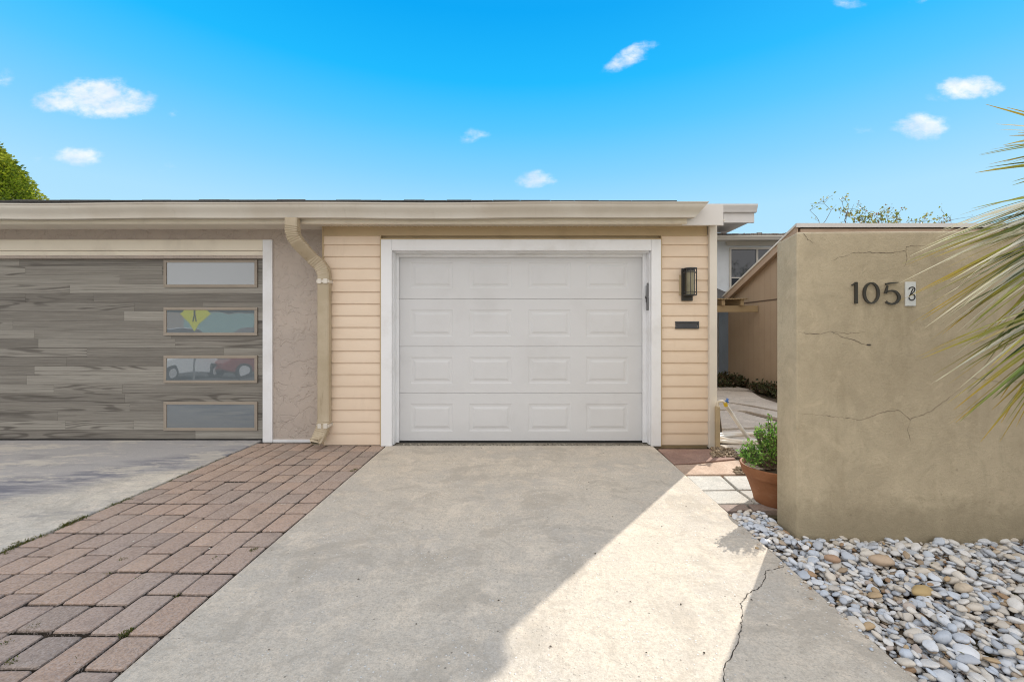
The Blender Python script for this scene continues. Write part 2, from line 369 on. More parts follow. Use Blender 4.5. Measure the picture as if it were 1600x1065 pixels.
x.inputs['Mortar Size'].default_value = .02; t.l(t.pos(), x.inputs['Vector']); n = t.noise(60, 3)
M['shingle'] = t.done(t.mix(t.math('MULTIPLY', n, .5), x.outputs[0], (.2,.19,.18)), .9, x.outputs['Fac'], .5, .01)
t = NT('dark shingles'); n = t.noise(40, 4, .7); M['shingle_dark'] = t.done(t.mix(n, (.05,.05,.05), (.16,.155,.15)), .9, n, .6, .01)

# wood-look garage door: every plank carries its own seed
t = NT('grey woodgrain'); at = t.attr(); sp = t.n('ShaderNodeSeparateColor'); t.l(at, sp.inputs[0])
x, y, z = t.sep(t.pos())
xx = t.math('ADD', x, t.math('MULTIPLY', sp.outputs[0], 37.0)); zz = t.math('ADD', z, t.math('MULTIPLY', sp.outputs[1], 11.0))
vec = t.comb(t.math('MULTIPLY', xx, .9), t.math('MULTIPLY', sp.outputs[2], 9.0), t.math('MULTIPLY', zz, 11.0))
warp = t.noise(.42, 2, .45, vec, .35)
ring = t.math('SINE', t.math('MULTIPLY', warp, 95.0)); ring = t.mr(ring, .1, 1.0)
knotty = t.math('GREATER_THAN', t.math('FRACT', t.math('MULTIPLY', sp.outputs[1], 7.31)), .62)
vec2 = t.comb(t.math('MULTIPLY', xx, 1.6), 0.0, t.math('MULTIPLY', zz, 120.0)); fib = t.noise(1.0, 5, .75, vec2)
vec3 = t.comb(t.math('MULTIPLY', xx, .7), 0.0, t.math('MULTIPLY', zz, 60.0)); fib2 = t.noise(1.0, 4, .6, vec3)
c = t.mix(sp.outputs[2], (.155,.142,.122), (.34,.32,.28))
c = t.mix(t.math('MULTIPLY', t.mr(fib2, .40, .66), .50), c, (.15,.132,.11))
c = t.mix(t.math('MULTIPLY', t.math('MULTIPLY', ring, t.math('MULTIPLY', knotty, t.mr(t.noise(.8, 2, .5, vec), .36, .54))), .8), c, (.07,.06,.05))
c = t.mix(t.math('MULTIPLY', t.mr(fib, .50, .68), .45), c, (.42,.39,.34))
c = t.mix(t.math('MULTIPLY', t.mr(fib, .48, .34), .7), c, (.085,.075,.062))
M['wood_door'] = t.done(c, .6, fib, .25, .003)
M['winframe'] = m_paint('taupe window frame', (.33,.28,.225), .5, .08)
t = NT('frosted glass'); n = t.noise(1.2, 2); b_ = t.noise(2.2, 2, .4)
M['frost'] = t.done((.155,.18,.195), .010, b_, .09, .02, spec=.5, IOR=2.4)
t = NT('window glass'); M['glass'] = t.done((.02,.025,.035), .04, spec=.6, IOR=1.6)
t = NT('clear glass'); M['clear'] = t.done((.9,.9,.85), .05, Transmission_Weight=.85, IOR=1.3)
M['amber'] = m_paint('aged seeded glass', (.30,.27,.17), .25, .3, (.12,.11,.06))

t = NT('terracotta'); n = t.noise(5, 6, .65); st = t.noise(10, 5, .7, sc3=(1,1,3)); f = t.noise(80, 3)
c = t.mix(t.mr(n, .35, .7), (.30,.13,.06), (.23,.095,.042)); c = t.mix(t.math('MULTIPLY', t.mr(st, .5, .75), .4), c, (.42,.23,.13))
M['terracotta'] = t.done(c, .75, t.math('ADD', f, st), .25, .004, spec=.3)
def m_leaf(name, tr=.35, rough=.45):
    t = NT(name); a = t.attr(); n = t.noise(30, 3)
    c = t.mix(t.math('MULTIPLY', n, .4), a, t.mix(1.0, a, (.5,.55,.5), 'MULTIPLY'))
    t.done(c, rough, spec=.4)
    tr_ = t.n('ShaderNodeBsdfTranslucent'); t.l(c, tr_.inputs[0]); mx = t.n('ShaderNodeMixShader'); mx.inputs[0].default_value = tr
    t.l(t.b.outputs[0], mx.inputs[1]); t.l(tr_.outputs[0], mx.inputs[2]); t.l(mx.outputs[0], t.out.inputs[0])
    return t.m
M['leaf'] = m_leaf('leaf'); M['palm'] = m_leaf('palm leaf', .3, .28); M['needle'] = m_leaf('tree foliage', .35, .6)
t = NT('bark'); n = t.noise(12, 6, .7, sc3=(1,1,.3)); M['bark'] = t.done(t.mix(n, (.10,.07,.05), (.25,.20,.15)), .9, n, .8, .02)
t = NT('weathered lumber'); n = t.noise(9, 5, .7, sc3=(.4,3,3)); M['lumber'] = t.done(t.mix(n, (.42,.31,.17), (.27,.19,.10)), .8, n, .4, .01)
t = NT('pebble'); a = t.attr(); n = t.noise(24, 5, .65, dist=.6); f = t.noise(110, 3)
c = t.mix(t.math('MULTIPLY', t.mr(n, .52, .72), .4), a, t.mix(1.0, a, (.70,.66,.62), 'MULTIPLY'))
c = t.mix(t.math('MULTIPLY', t.mr(f, .5, .75), .15), c, (.25,.22,.20))
M['pebble'] = t.done(c, .6, f, .15, .002, spec=.4)
t = NT('grooved tan board'); x, y, z = t.sep(t.pos()); g = t.math('ABSOLUTE', t.math('SUBTRACT', t.math('FRACT', t.math('MULTIPLY', t.math('ADD', x, y), 1/.203)), .5))
gr = t.mr(g, .47, .49); n = t.noise(3, 5); st = t.noise(6, 5, .7, sc3=(1,1,.15))
c = t.mix(n, (.40,.29,.19), (.48,.36,.245)); c = t.mix(t.math('MULTIPLY', gr, .35), c, (.25,.17,.11)); c = t.mix(t.math('MULTIPLY', t.mr(st, .5, .8), .3), c, (.34,.25,.17))
M['t111'] = t.done(c, .8, t.math('MULTIPLY', gr, -1.0), .6, .008)
M['tanpaint'] = m_paint('tan fascia paint', (.46,.33,.23), .6, .1)
M['darkbrown'] = m_paint('brown band', (.13,.085,.055), .7, .1)
M['housewhite'] = m_paint('white stucco', (.80,.82,.83), .85, .08, None, .5)
M['houseblue'] = m_paint('pale blue wall', (.62,.71,.82), .8, .08)
M['hose'] = m_paint('white hose vinyl', (.74,.69,.62), .4, .08)
M['pipe'] = m_paint('tan pipe', (.46,.36,.22), .5, .15)
M['pvc'] = m_paint('old plastic pipe', (.66,.58,.45), .5, .1)
M['blue'] = m_paint('blue handle', (.06,.16,.42), .4, .1)
M['yellow'] = m_paint('yellow coupling', (.62,.42,.02), .4, .1)
M['signyellow'] = m_paint('sign yellow', (.80,.78,.02), .5, .02)
M['carwhite'] = m_paint('white car paint', (.75,.76,.78), .2, .03)
M['carred'] = m_paint('red car paint', (.22,.035,.025), .2, .03)
M['teal'] = m_paint('pale teal door', (.34,.50,.48), .5, .05)
M['houseclay'] = m_paint('taupe wall', (.42,.36,.32), .8, .05)
M['tyre'] = m_paint('tyre rubber', (.02,.02,.02), .8, .1)
M['rim'] = m_paint('alloy', (.5,.5,.52), .3, .05)
M['chip'] = m_leaf('wood chip', 0, .9)

# ------------------------------------------------------------------ ground and paving
XL, XR = -1.472, 1.425                      # driveway edges
g = MB(); g.quad((-150,-150,-.13),(150,-150,-.13),(150,150,-.13),(-150,150,-.13)); tag(g.build('ground', M['soil'], recalc=False), kind='structure')
g = MB(); g.box(-60,60,-16,-6.2,-.125,-.10); tag(g.build('street', M['asphalt']), kind='structure')
g = MB(); g.box(-60,60,-40,-16,-.125,-.06); tag(g.build('lawn', M['lawn']), kind='structure')
g = MB(); g.box(XL, XR, -6.2, 4.60, -.12, 0)
tag(g.build('driveway', M['drive'], bevel=.008), kind='structure'); drv = bpy.data.objects['driveway']
g = MB(); g.box(XL-.1, 1.5, 4.60, 4.9, -.12, -.012); tag(g.build('garage_threshold', M['sill']), kind='structure')
g = MB(); g.box(-9.5, -2.955, -6.2, 4.86, -.12, .004); tag(g.build('side_driveway', M['drive_left'], bevel=.01), kind='structure')
g = MB(); g.box(1.43, 12, -6.2, 2.9, -.125, -.055); tag(g.build('planting_bed', M['soil']), kind='structure')
g = MB(); g.box(-2.95, XL-.004, -6.2, 4.72, -.12, -.020); tag(g.build('paver_bedding', M['joint']), kind='structure')
# sand-and-grit strip below the roller line of the white door
gs = MB()
for i in range(420):
    a = rng.uniform(-1.40, 1.40); b = 4.60+rng.uniform(0, .10); r_ = rng.uniform(.004, .011); q = rng.uniform(.3, 1)
    gs.add([(a-r_,b-r_,-.012),(a+r_,b-r_,-.012),(a+r_,b+r_,-.012),(a-r_,b+r_,-.012),(a,b,-.012+r_)], [(0,1,4),(1,2,4),(2,3,4),(3,0,4)], (.42*q,.38*q,.31*q))
tag(gs.build('door_grit', M['chip']), 'loose grit and sand lying along the foot of the white garage door', 'grit', kind='stuff')

# concrete pavers: columns of squares and oblongs
pv = MB(); W = .1625; per = .44
pal = [(.39,.27,.21),(.35,.25,.205),(.41,.275,.21),(.32,.24,.205),(.35,.275,.235),(.30,.24,.215),(.43,.30,.23),(.37,.27,.22)]
def paver(x0, x1, y0, y1, c, z=0.0):
    gp = .0045; ch = .010
    x0 += gp; x1 -= gp; y0 += gp; y1 -= gp
    j = lambda s: rng.uniform(-s, s)
    o = [(x0+j(.003),y0+j(.003)),(x1+j(.003),y0+j(.003)),(x1+j(.003),y1+j(.003)),(x0+j(.003),y1+j(.003))]
    cx, cy = (x0+x1)/2, (y0+y1)/2; zt = z+j(.0025); tx, ty = j(.012), j(.012)
    def ring(ins, zz, cut):
        pts = []
        for k in range(4):
            p = Vector(o[k]); a = Vector(o[k-1]); b = Vector(o[(k+1)%4]); da = (a-p).normalized(); db = (b-p).normalized()
            p2 = p+(da+db)*ins
            for d in (da, db):
                q = p2+d*cut; pts.append((q.x, q.y, zz+(tx*(q.x-cx)+ty*(q.y-cy) if zz > z-.03 else 0)))
        return pts
    r0 = ring(0, z-.05, .008); r1 = ring(0, zt-.008, .008); r2 = ring(.003, zt-.002, .010); r3 = ring(ch, zt, .010)
    n = 8; vs = r0+r1+r2+r3; fs = []
    for a in range(3):
        for k in range(n): fs.append((a*n+k, a*n+(k+1)%n, (a+1)*n+(k+1)%n, (a+1)*n+k))
    fs.append(tuple(range(3*n, 4*n))); pv.add(vs, fs, c)
    flank_tint = (.045,.037,.028)                     # flanks tinted a dark soil colour so the cross joints read dark
    for i in range(16): pv.c[-25+i] = flank_tint if i < 8 else tuple(q*.62 for q in c)
for ci in range(9):
    x1 = XL-.006-ci*W; x0 = x1-W
    
    flip = ci % 2
    for k in range(-18, 7):
        y0 = 2.194+per*k+.012*math.sin(ci*.7+k); mid = y0+(.176 if (flip ^ (k % 2 if ci % 3 else 0)) else .264)
        if ci > 0 and rng.random() < .1: mid = y0+per*.5
        for a, b in ((y0, mid), (mid, y0+per)):
            if a > 4.68: continue
            b = min(b, 4.70)
            if b-a < .03: continue
            c = Vector(pal[rng.integers(len(pal))])*rng.uniform(.86, 1.12)
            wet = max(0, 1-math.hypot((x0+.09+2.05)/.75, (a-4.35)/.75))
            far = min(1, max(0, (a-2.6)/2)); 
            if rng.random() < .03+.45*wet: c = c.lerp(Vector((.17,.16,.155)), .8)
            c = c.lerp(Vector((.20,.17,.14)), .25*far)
            c = c.lerp(Vector((.43,.305,.235)), .52)*1.30; c = Vector((c.x*.94, c.y*.985, c.z)); paver(x0, x1, a, b, tuple(c))
tag(pv.build('paver_walkway', M['paver'], smooth=True, angle=50), kind='structure')

# weeds
wd = MB()
def tuft(x, y, n, h, z=-.005, sp=.02):
    for i in range(n):
        a = rng.uniform(0, 2*math.pi); r_ = rng.uniform(0, sp); b = Vector((x+r_*math.cos(a), y+r_*math.sin(a), z))
        hh = h*rng.uniform(.4, 1.1); ln = Vector((math.cos(a), math.sin(a), 0))*hh*rng.uniform(.2, .9); w = Vector((-math.sin(a), math.cos(a), 0))*rng.uniform(.0008, .0022)
        m_ = b+ln*.4+Vector((0,0,hh*.7)); e = b+ln+Vector((0,0,hh)); q = rng.uniform(.7, 1.2)
        c = ((.16,.19,.04),(.22,.21,.05),(.26,.22,.10),(.10,.14,.03))[rng.integers(4)]; c = tuple(v*q for v in c)
        wd.add([b-w, b+w, m_+w*.8, e, m_-w*.8], [(0,1,2,3,4)], c)
for i in range(150):
    y = rng.uniform(1.0, 4.3); tuft(-2.945+rng.uniform(-.012,.012), y, int(rng.uniform(2, 7)), .010)
for (px, py, s) in ((6,863,90),(18,855,110),(30,849,110),(40,845,70),(104,819,110),(116,813,90),(130,808,60),(178,788,50),(200,780,30),(62,838,50)):
    q = G(px, py); tuft(q.x, q.y, s, .016, sp=.035)
for (px, py, s) in ((398,858,90),(395,859,60),(200,985,50),(195,990,50),(50,980,26),(20,1032,36),(8,1005,30),(335,872,22),(190,873,20),(555,733,40),(220,903,16),(170,894,16),(275,930,18),(120,1030,16),(550,735,30)):
    q = G(px, py); tuft(q.x, q.y, s, .012, sp=.022)
tag(wd.build('weeds', M['leaf'], recalc=False), 'small green weeds and moss growing in the paver joints', 'weeds', kind='stuff')

# cracks
def ribbon(pts, w, nrm, name, mat, parent, lift=.0012, jag=.0028, step=.012, taper=True):
    pts = [Vector(p) for p in pts]; nrm = Vector(nrm).normalized(); out = []
    for a, b in zip(pts, pts[1:]):
        n = max(1, int((b-a).length/step))
        for i in range(n):
            p = a.lerp(b, i/n)
            if out: p = p+(b-a).normalized().cross(nrm)*rng.normal()*jag
            out.append(p)
    out.append(pts[-1]); m = MB(); L_ = []; R_ = []
    for i, p in enumerate(out):
        t_ = (out[min(i+1,len(out)-1)]-out[max(i-1,0)]).normalized(); s_ = t_.cross(nrm)
        k = rng.uniform(.25, 1.5)*(min(1, .25+4*min(i, len(out)-1-i)/len(out)) if taper else 1)
        L_.append(p-s_*w*k/2+nrm*lift); R_.append(p+s_*w*k/2+nrm*lift)
    for i in range(len(out)-1): m.quad(L_[i], R_[i], R_[i+1], L_[i+1])
    return m.build(name, mat, parent, recalc=False)
dc = [(1224,884),(1210,889),(1197,892),(1196,903),(1192,910),(1186,919),(1172,924),(1163,933),(1158,943),(1159,955),(1160,968),(1157,985),(1153,1000),(1147,1015),(1143,1026),(1135,1034),(1131,1045),(1130,1065),(1120,1110)]
ribbon([G(*p) for p in dc], .0036, (0,0,1), 'crack', M['crackd'], drv, taper=False)
# litter on the driveway
lt = MB()
for (px, py) in ((920,753),(931,763),(917,764),(957,807),(1072,791),(779,938),(1064,944),(896,840),(943,708),(1174,937),(930,865),(1034,822),(700,720),(650,975),(670,862),(560,905),(480,1000),(1010,1020),(860,1010),(752,700),(420,1015),(1080,870),(1100,1020),(985,940)):
    q = G(px, py); a = rng.uniform(0, 6.28); s = rng.uniform(.004, .009); d = Vector((math.cos(a), math.sin(a), 0))*s; e = Vector((-math.sin(a), math.cos(a), 0))*s*.5
    lt.add([q-d+Vector((0,0,.001)), q+e+Vector((0,0,.005)), q+d+Vector((0,0,.002)), q-e+Vector((0,0,.004))], [(0,1,2,3)], (.06,.045,.03))
for i in range(14):
    q = Vector((rng.uniform(-2.9,-1.5), rng.uniform(1.3,4.5), .004)); s = rng.uniform(.004,.009)
    lt.add([q+Vector((-s,0,0)), q+Vector((0,-s*.6,.003)), q+Vector((s,0,.001)), q+Vector((0,s*.7,.004))], [(0,1,2,3)], (.7,.66,.58))
tag(lt.build('leaf_litter', M['chip'], recalc=False), 'scattered dry leaf bits and pale flakes on driveway and pavers', 'litter', kind='stuff')

# path slabs right of the garage
def slab(name, pxs, mat, label, z=.0, th=.05, group=None, cat='paving slab'):
    pts = [G(*p, z) for p in pxs]; c = sum(pts, Vector())/len(pts); m = MB()
    m.prism([(p.x-c.x, p.y-c.y) for p in pts], 'z', -th, 0)
    o = m.build(name, mat, bevel=.006); o.location = (c.x, c.y, z)
    return tag(o, label, cat, group)
slab('flagstone', [(1028,701),(1122,701),(1150,716),(1078,723),(1052,724)], M['redstone'], 'red sandstone slab against the foot of the siding right of the door')
slab('flagstone', [(1054,726),(1082,725),(1154,718),(1168,740),(1070,741)], M['peachstone'], 'pinkish red sandstone slab half in sun between the garage and the white pads')
grp = 'square concrete pads beside the driveway'
slab('stepping_pad', [(1073,743),(1126,743),(1149,764),(1096,765)], M['pad'], 'upper left white square pad next to the driveway edge', group=grp)
slab('stepping_pad', [(1130,743),(1174,743),(1200,764),(1154,764)], M['pad'], 'upper right white square pad beside the terracotta pot', group=grp)
slab('stepping_pad', [(1098,766.5),(1151,766),(1178,785),(1121,786)], M['pad'], 'lower left white square pad beside the driveway edge', group=grp)
slab('stepping_pad', [(1156,766),(1203,766),(1225,785),(1183,785)], M['pad'], 'lower right white square pad at the foot of the pot', group=grp)
slab('stepping_brick', [(1123,788),(1165,787),(1172,795),(1136,798)], M['brownstone'], 'small brown paving block at the near end of the pads')
slab('stepping_brick', [(1169,787),(1222,786),(1236,797),(1178,796)], M['brownstone'], 'brown paving block under the front of the terracotta pot')
# irregular garden walk behind
far = [([(1128,672),(1230,668),(1262,690),(1140,692)], 'pale flagstone under the coiled white hose'),
       ([(1124,641),(1150,641),(1236,664),(1128,669)], 'large brownish flagstone just behind the hose tap'),
       ([(1122,626),(1168,634),(1254,650),(1250,660),(1165,641),(1122,639)], 'long narrow grey flagstone across the garden walk'),
       ([(1112,609),(1175,612),(1190,621),(1250,640),(1250,647),(1170,632),(1112,624)], 'broad beige flagstone beyond the narrow grey one'),
       ([(1080,600),(1130,600),(1180,609),(1110,607.5)], 'farthest beige flagstone in front of the dark shrubs'),
       ([(1124,694),(1146,694),(1262,694),(1275,712),(1162,712)], 'bright flagstone between the tap and the potted plant')]
for pxs, lab in far: slab('walk_stone', pxs, M['flag'], lab, z=.004, group='flagstones of the garden walk')
g = MB(); g.box(1.43, 5.02, 2.9, 12, -.125, -.035); tag(g.build('garden_path', M['soil']), kind='structure')
ch = MB()
for i in range(520):
    q = G(1112+abs(rng.normal())*20, 700+rng.uniform(0,1)*14) if i < 330 else G(rng.uniform(1148, 1178), rng.uniform(730, 741))
    if i >= 300 and rng.random() < .4: continue
    a = rng.uniform(0, 6.28); l = rng.uniform(.01, .03); w = rng.uniform(.004, .009)
    d = Vector((math.cos(a), math.sin(a), rng.uniform(-.25,.25)))*l; e = Vector((-math.sin(a), math.cos(a), 0))*w; z0 = rng.uniform(.0, .012)
    q = q+Vector((0,0,z0)); s = rng.uniform(.6, 1.2); c = ((.34,.25,.16),(.46,.36,.25),(.18,.12,.07),(.26,.19,.13))[rng.integers(4)]
    ch.add([q-d-e, q+d-e, q+d+e, q-d+e, q-d*.8+Vector((0,0,.005)), q+d*.8+Vector((0,0,.005))], [(0,1,5,4),(3,4,5,2),(0,4,3),(1,2,5)], tuple(v*s for v in c))
tag(ch.build('bark_mulch', M['chip'], recalc=False), 'loose tan bark chips at the foot of the garage corner', 'mulch', kind='stuff')

# ------------------------------------------------------------------ pebbles
def pebble_mesh(seed):
    r = np.random.default_rng(seed); bm = bmesh.new(); bmesh.ops.create_icosphere(bm, subdivisions=3, radius=1)
    ph = r.uniform(0, 6.28, 6); ex = r.uniform(1.0, 1.2); egg = r.uniform(-.28, .28)
    for v in bm.verts:
        x, y, z = v.co
        k = 1+.10*math.sin(2*x+ph[0])+.09*math.sin(2.6*y+ph[1])+.06*math.sin(3*z+ph[2])+.06*math.sin(4*x+3*y+ph[3])+.03*math.sin(6*x-5*y+ph[4])
        v.co = Vector((x, y*(1+egg*x), z))*k
    me = bpy.data.meshes.new('pebble'); bm.to_mesh(me); bm.free()
    me.polygons.foreach_set('use_smooth', [True]*len(me.polygons)); return me
protos = [pebble_mesh(100+i) for i in range(14)]
for me in protos: me.materials.append(M['pebble'])
pv_np = []
for me in protos:
    a = np.empty(len(me.vertices)*3); me.vertices.foreach_get('co', a)
    pv_np.append((a.reshape(-1,3), np.array([tuple(p.vertices) for p in me.polygons])))
bmL = bmesh.new(); bmesh.ops.create_icosphere(bmL, subdivisions=2, radius=1)
lowV = np.array([v.co[:] for v in bmL.verts]); lowF = np.array([[v.index for v in f.verts] for f in bmL.faces]); bmL.free()
cell = .006; bx0, by0 = 1.30, .55; nx, ny = int(2.9/cell), int(2.7/cell); hm = np.full((nx, ny), -.050)
def inbed(x, y):
    if x < XR+.006: return False
    if y > 2.59-.03*(x-1.68) and x > 1.655: return False
    if y > 2.93-.0*(x): return False
    if y > 2.96-(x-1.42)*0 or (y > 2.90 and x < 1.5): return False
    if math.hypot(x-1.865, y-3.1) < .2: return False
    return x < 3.8 and y > .8
rngp = np.random.default_rng(11)
peb = []
def drop(r, seat, low=False):
    for _ in range(60):
        x = rngp.uniform(1.43, 3.7); y = rngp.uniform(.9, 2.95)
        if rngp.random() < .12: x = rngp.uniform(1.43, 1.66); y = rngp.uniform(2.5, 2.95)
        if inbed(x, y) and (y < 2.6 or x < 1.66): break
    else: return
    if low and hm[min(nx-1,int((x-bx0)/cell)), min(ny-1,int((y-by0)/cell))] > -.026: return
    if x < 1.70 and y > 2.35 and r < .018 and rngp.random() < .8: return
    A = r; B = r*rngp.uniform(.6, .9); C = r*rngp.uniform(.30, .52); th = rngp.uniform(0, math.pi)
    i0, i1 = int((x-A-bx0)/cell), int((x+A-bx0)/cell)+1; j0, j1 = int((y-A-by0)/cell), int((y+A-by0)/cell)+1
    i0 = max(i0,0); j0 = max(j0,0); i1 = min(i1,nx); j1 = min(j1,ny)
    if i1-i0 < 2 or j1-j0 < 2: return
    X = bx0+np.arange(i0,i1)*cell-x; Yy = by0+np.arange(j0,j1)*cell-y; XX, YY = np.meshgrid(X, Yy, indexing='ij')
    p = (XX*math.cos(th)+YY*math.sin(th))/A; q = (-XX*math.sin(th)+YY*math.cos(th))/B; d = p*p+q*q; ins = d < 1
    if ins.sum() < 3: return
    h = hm[i0:i1, j0:j1]; bot = C*np.sqrt(np.clip(1-d,0,1)); zz = np.percentile((h+bot)[ins], 82)-C*.12*seat
    # reject high heaps
    if zz > (.006 if x < 1.5 else .008): return
    gx = np.polyfit(XX[ins], h[ins], 1)[0] if ins.sum() > 4 else 0; gy = np.polyfit(YY[ins], h[ins], 1)[0] if ins.sum() > 4 else 0
    gx = max(-.45, min(.45, gx)); gy = max(-.45, min(.45, gy))
    # keep off the slab edge and the wall
    top = zz+bot+gx*XX*.8+gy*YY*.8
    h[ins] = np.maximum(h[ins], top[ins])
    peb.append((x, y, zz, A, B, C, th, gx*.8, gy*.8))
for i in range(7000): drop(rngp.uniform(.009, .016), 1)
for i in range(3600): drop(rngp.uniform(.015, .025), 1)
for i in range(1150): drop(rngp.uniform(.023, .037), 1.4)
for i in range(3500): drop(rngp.uniform(.012, .023), 1, True)
cols_w = [(.60,.635,.69),(.67,.69,.72),(.53,.575,.64),(.70,.68,.65),(.66,.62,.56),(.50,.53,.58),(.64,.58,.50),(.71,.70,.69)]
cols_b = [(.50,.40,.30),(.42,.32,.22),(.56,.47,.36),(.38,.25,.15),(.60,.52,.43),(.52,.44,.38),(.47,.34,.20)]
def peb_col(A):
    pw = .95 if A > .023 else (.86 if A > .016 else .6)
    c = cols_w[rngp.integers(8)] if rngp.random() < pw else cols_b[rngp.integers(7)]
    k = rngp.uniform(.84, 1.06); return tuple(v*k for v in c)
pcol = [peb_col(p[3]) for p in peb]
def vis(p): 
    x, y = p[0], p[1]
    px, py = VX+F*x/y, VY+F*(H-p[2])/y
    return 1100 < px < 1610 and py < 1075
order = sorted([i for i in range(len(peb)) if vis(peb[i]) and peb[i][2]+peb[i][5] > hm[min(nx-1,int((peb[i][0]-bx0)/cell)), min(ny-1,int((peb[i][1]-by0)/cell))]-.004],
               key=lambda i: -peb[i][3]*peb[i][4]/peb[i][1]**2)
big = set(order[:300])
def peb_mat(p):
    x, y, z, A, B, C, th, gx, gy = p
    nrm = Vector((-gx, -gy, 1)).normalized(); q = Vector((0,0,1)).rotation_difference(nrm)
    return Matrix.Translation((x, y, z)) @ q.to_matrix().to_4x4() @ Matrix.Rotation(th, 4, 'Z') @ Matrix.Diagonal((A, B, C, 1))
# two striking ones sit where the photo has them
special = []
for (px, py, A, B, C, th, c, lab) in ((1378,877,.052,.034,.026,-.35,(.50,.38,.27),'tan brown pebble lying on top near the middle of the bed'),
      (1441,923,.052,.030,.022,.25,(.47,.34,.16),'golden ochre pebble on top of the white ones'),
      (1301,876,.034,.022,.02,-.5,(.40,.26,.17),'rust brown pebble among the white ones near the wall'),
      (1510,1016,.042,.036,.02,.3,(.74,.75,.77),'round flat white pebble on top near the lower edge of the bed')):
    q = G(px, py); i, j = int((q.x-bx0)/cell), int((q.y-by0)/cell)
    zt = hm[i-3:i+4, j-3:j+4].mean()+C*.6
    special.append(((q.x, q.y, zt, A, B, C, th, 0, 0), c, lab))
for i in range(46):
    y = rngp.uniform(1.3, 2.9); a = rngp.uniform(.004, .011); peb.append((XR-abs(rngp.normal())*.035+.006, y, a*.45, a, a*.75, a*.5, rngp.uniform(0,3), 0, 0)); pcol.append(peb_col(a))
vs, fs, cs = [], [], []; o_ = 0
for i, p in enumerate(peb):
    if i in big: continue
    V, Fc = (lowV, lowF) if p[3] < .02 else pv_np[i % 14]
    mt = np.array(peb_mat(p)); w = V@mt[:3,:3].T+mt[:3,3]; vs.append(w); fs.append(Fc+o_); cs.append(np.tile(np.array(pcol[i]+(1,)), (len(Fc),1))); o_ += len(V)
vs = np.concatenate(vs); fs = np.concatenate(fs); cs = np.concatenate(cs)
me = bpy.data.meshes.new('pebble_bed'); me.vertices.add(len(vs)); me.vertices.foreach_set('co', vs.ravel()); me.loops.add(len(fs)*3); me.loops.foreach_set('vertex_index', fs.ravel().astype(np.int32))
me.polygons.add(len(fs)); me.polygons.foreach_set('loop_start', np.arange(len(fs))*3); me.update(calc_edges=True); me.validate()
me.polygons.foreach_set('use_smooth', [True]*len(me.polygons))
at = me.attributes.new('tint', 'FLOAT_COLOR', 'FACE'); at.data.foreach_set('color', cs.astype(np.float32).ravel()); me.materials.append(M['pebble'])
o = bpy.data.objects.new('pebble_bed', me); COL.objects.link(o)
tag(o, 'mass of smaller white and tan pebbles filling the bed in front of the tan wall', 'pebbles', kind='stuff')
lb = MB()
for i in range(260):
    x, y = rng.uniform(1.45, 3.4), rng.uniform(1.2, 2.56); a = rng.uniform(0, 6.28); l = rng.uniform(.004, .012)
    z = hm[int((x-bx0)/cell), int((y-by0)/cell)]+.003; d = Vector((math.cos(a), math.sin(a), .1))*l; e = Vector((-math.sin(a), math.cos(a), 0))*l*.35; q = Vector((x,y,z)); k = rng.uniform(.5, 1.2)
    lb.add([q-d, q-e+Vector((0,0,.002)), q+d, q+e+Vector((0,0,.002))], [(0,1,2,3)], ((.20*k,.12*k,.06*k),(.30*k,.22*k,.12*k),(.14*k,.13*k,.05*k))[i % 3])
tag(lb.build('dry_leaves', M['chip'], recalc=False), 'dry brown leaf crumbs caught between the pebbles', 'leaf litter', kind='stuff')
def named(c):
    r, g_, b = c
    if b > r+.015: return 'bluish white'
    if r-b > .14: return 'tan'
    if r-b > .06: return 'cream'
    return 'white'
def colored_mesh(src, c):
    me = src.copy(); at = me.attributes.new('tint', 'FLOAT_COLOR', 'FACE'); at.data.foreach_set('color', np.tile(np.array(c+(1,), dtype=np.float32), len(me.polygons))); return me
quant = {}
for k, i in enumerate(order[:300]):
    c = pcol[i]; nm = named(c); key = (i % 14, nm, int(c[0]*12))
    if key not in quant: quant[key] = colored_mesh(protos[i % 14], c)
    o = bpy.data.objects.new('pebble', quant[key]); COL.objects.link(o); o.matrix_world = peb_mat(peb[i])
    tag(o, f'one of the larger smooth {nm} pebbles in the bed before the tan wall', 'pebble', 'larger '+nm+' pebbles of the bed')
for p, c, lab in special:
    o = bpy.data.objects.new('pebble', colored_mesh(protos[3], c)); COL.objects.link(o); o.matrix_world = peb_mat(p); tag(o, lab, 'pebble')

# ------------------------------------------------------------------ garage building
YT, YS, YD, YST, YLD = 4.57, 4.62, 4.75, 4.75, 4.81
gar = thing('garage_building', 'low garage building with wood-look door, beige siding and white door under one gutter', 'garage')
SOF = 2.385
# stucco wall around the left door
xj = (412-VX)/F*YST; xo = (427-VX)/F*YST; xse = (513-VX)/F*YST
zt = H+(VY-375)/F*YST; ztd = H+(VY-402)/F*YLD
m = MB(); m.box(xj, xse+.02, YST, YST+.2, -.05, SOF+.05); m.box(-8.2, xj, YST, YST+.2, ztd-.02, SOF+.05); m.box(-12, -8.0, YST, YST+.2, -.05, SOF+.05)
m.build('stucco_wall', M['lace'], gar)
m = MB(); m.box(xo, xse, YST-.012, YST, .0, .03); m.build('wall_footing', M['white'], gar)
# left door trim: butt jointed, a stepped head
m = MB(); m.box(xj, xo, YST-.022, YST+.09, .0, zt); m.build('door_jamb', M['white'], gar, bevel=.004)
m = MB(); m.box(-8.2, xj-.001, YST-.020, YST+.03, H+(VY-392)/F*YST, zt); m.box(-8.2, xj-.001, YST-.008, YST+.05, H+(VY-399)/F*YST, H+(VY-392)/F*YST-.004)
m.build('door_head', M['cream'], gar, bevel=.003)
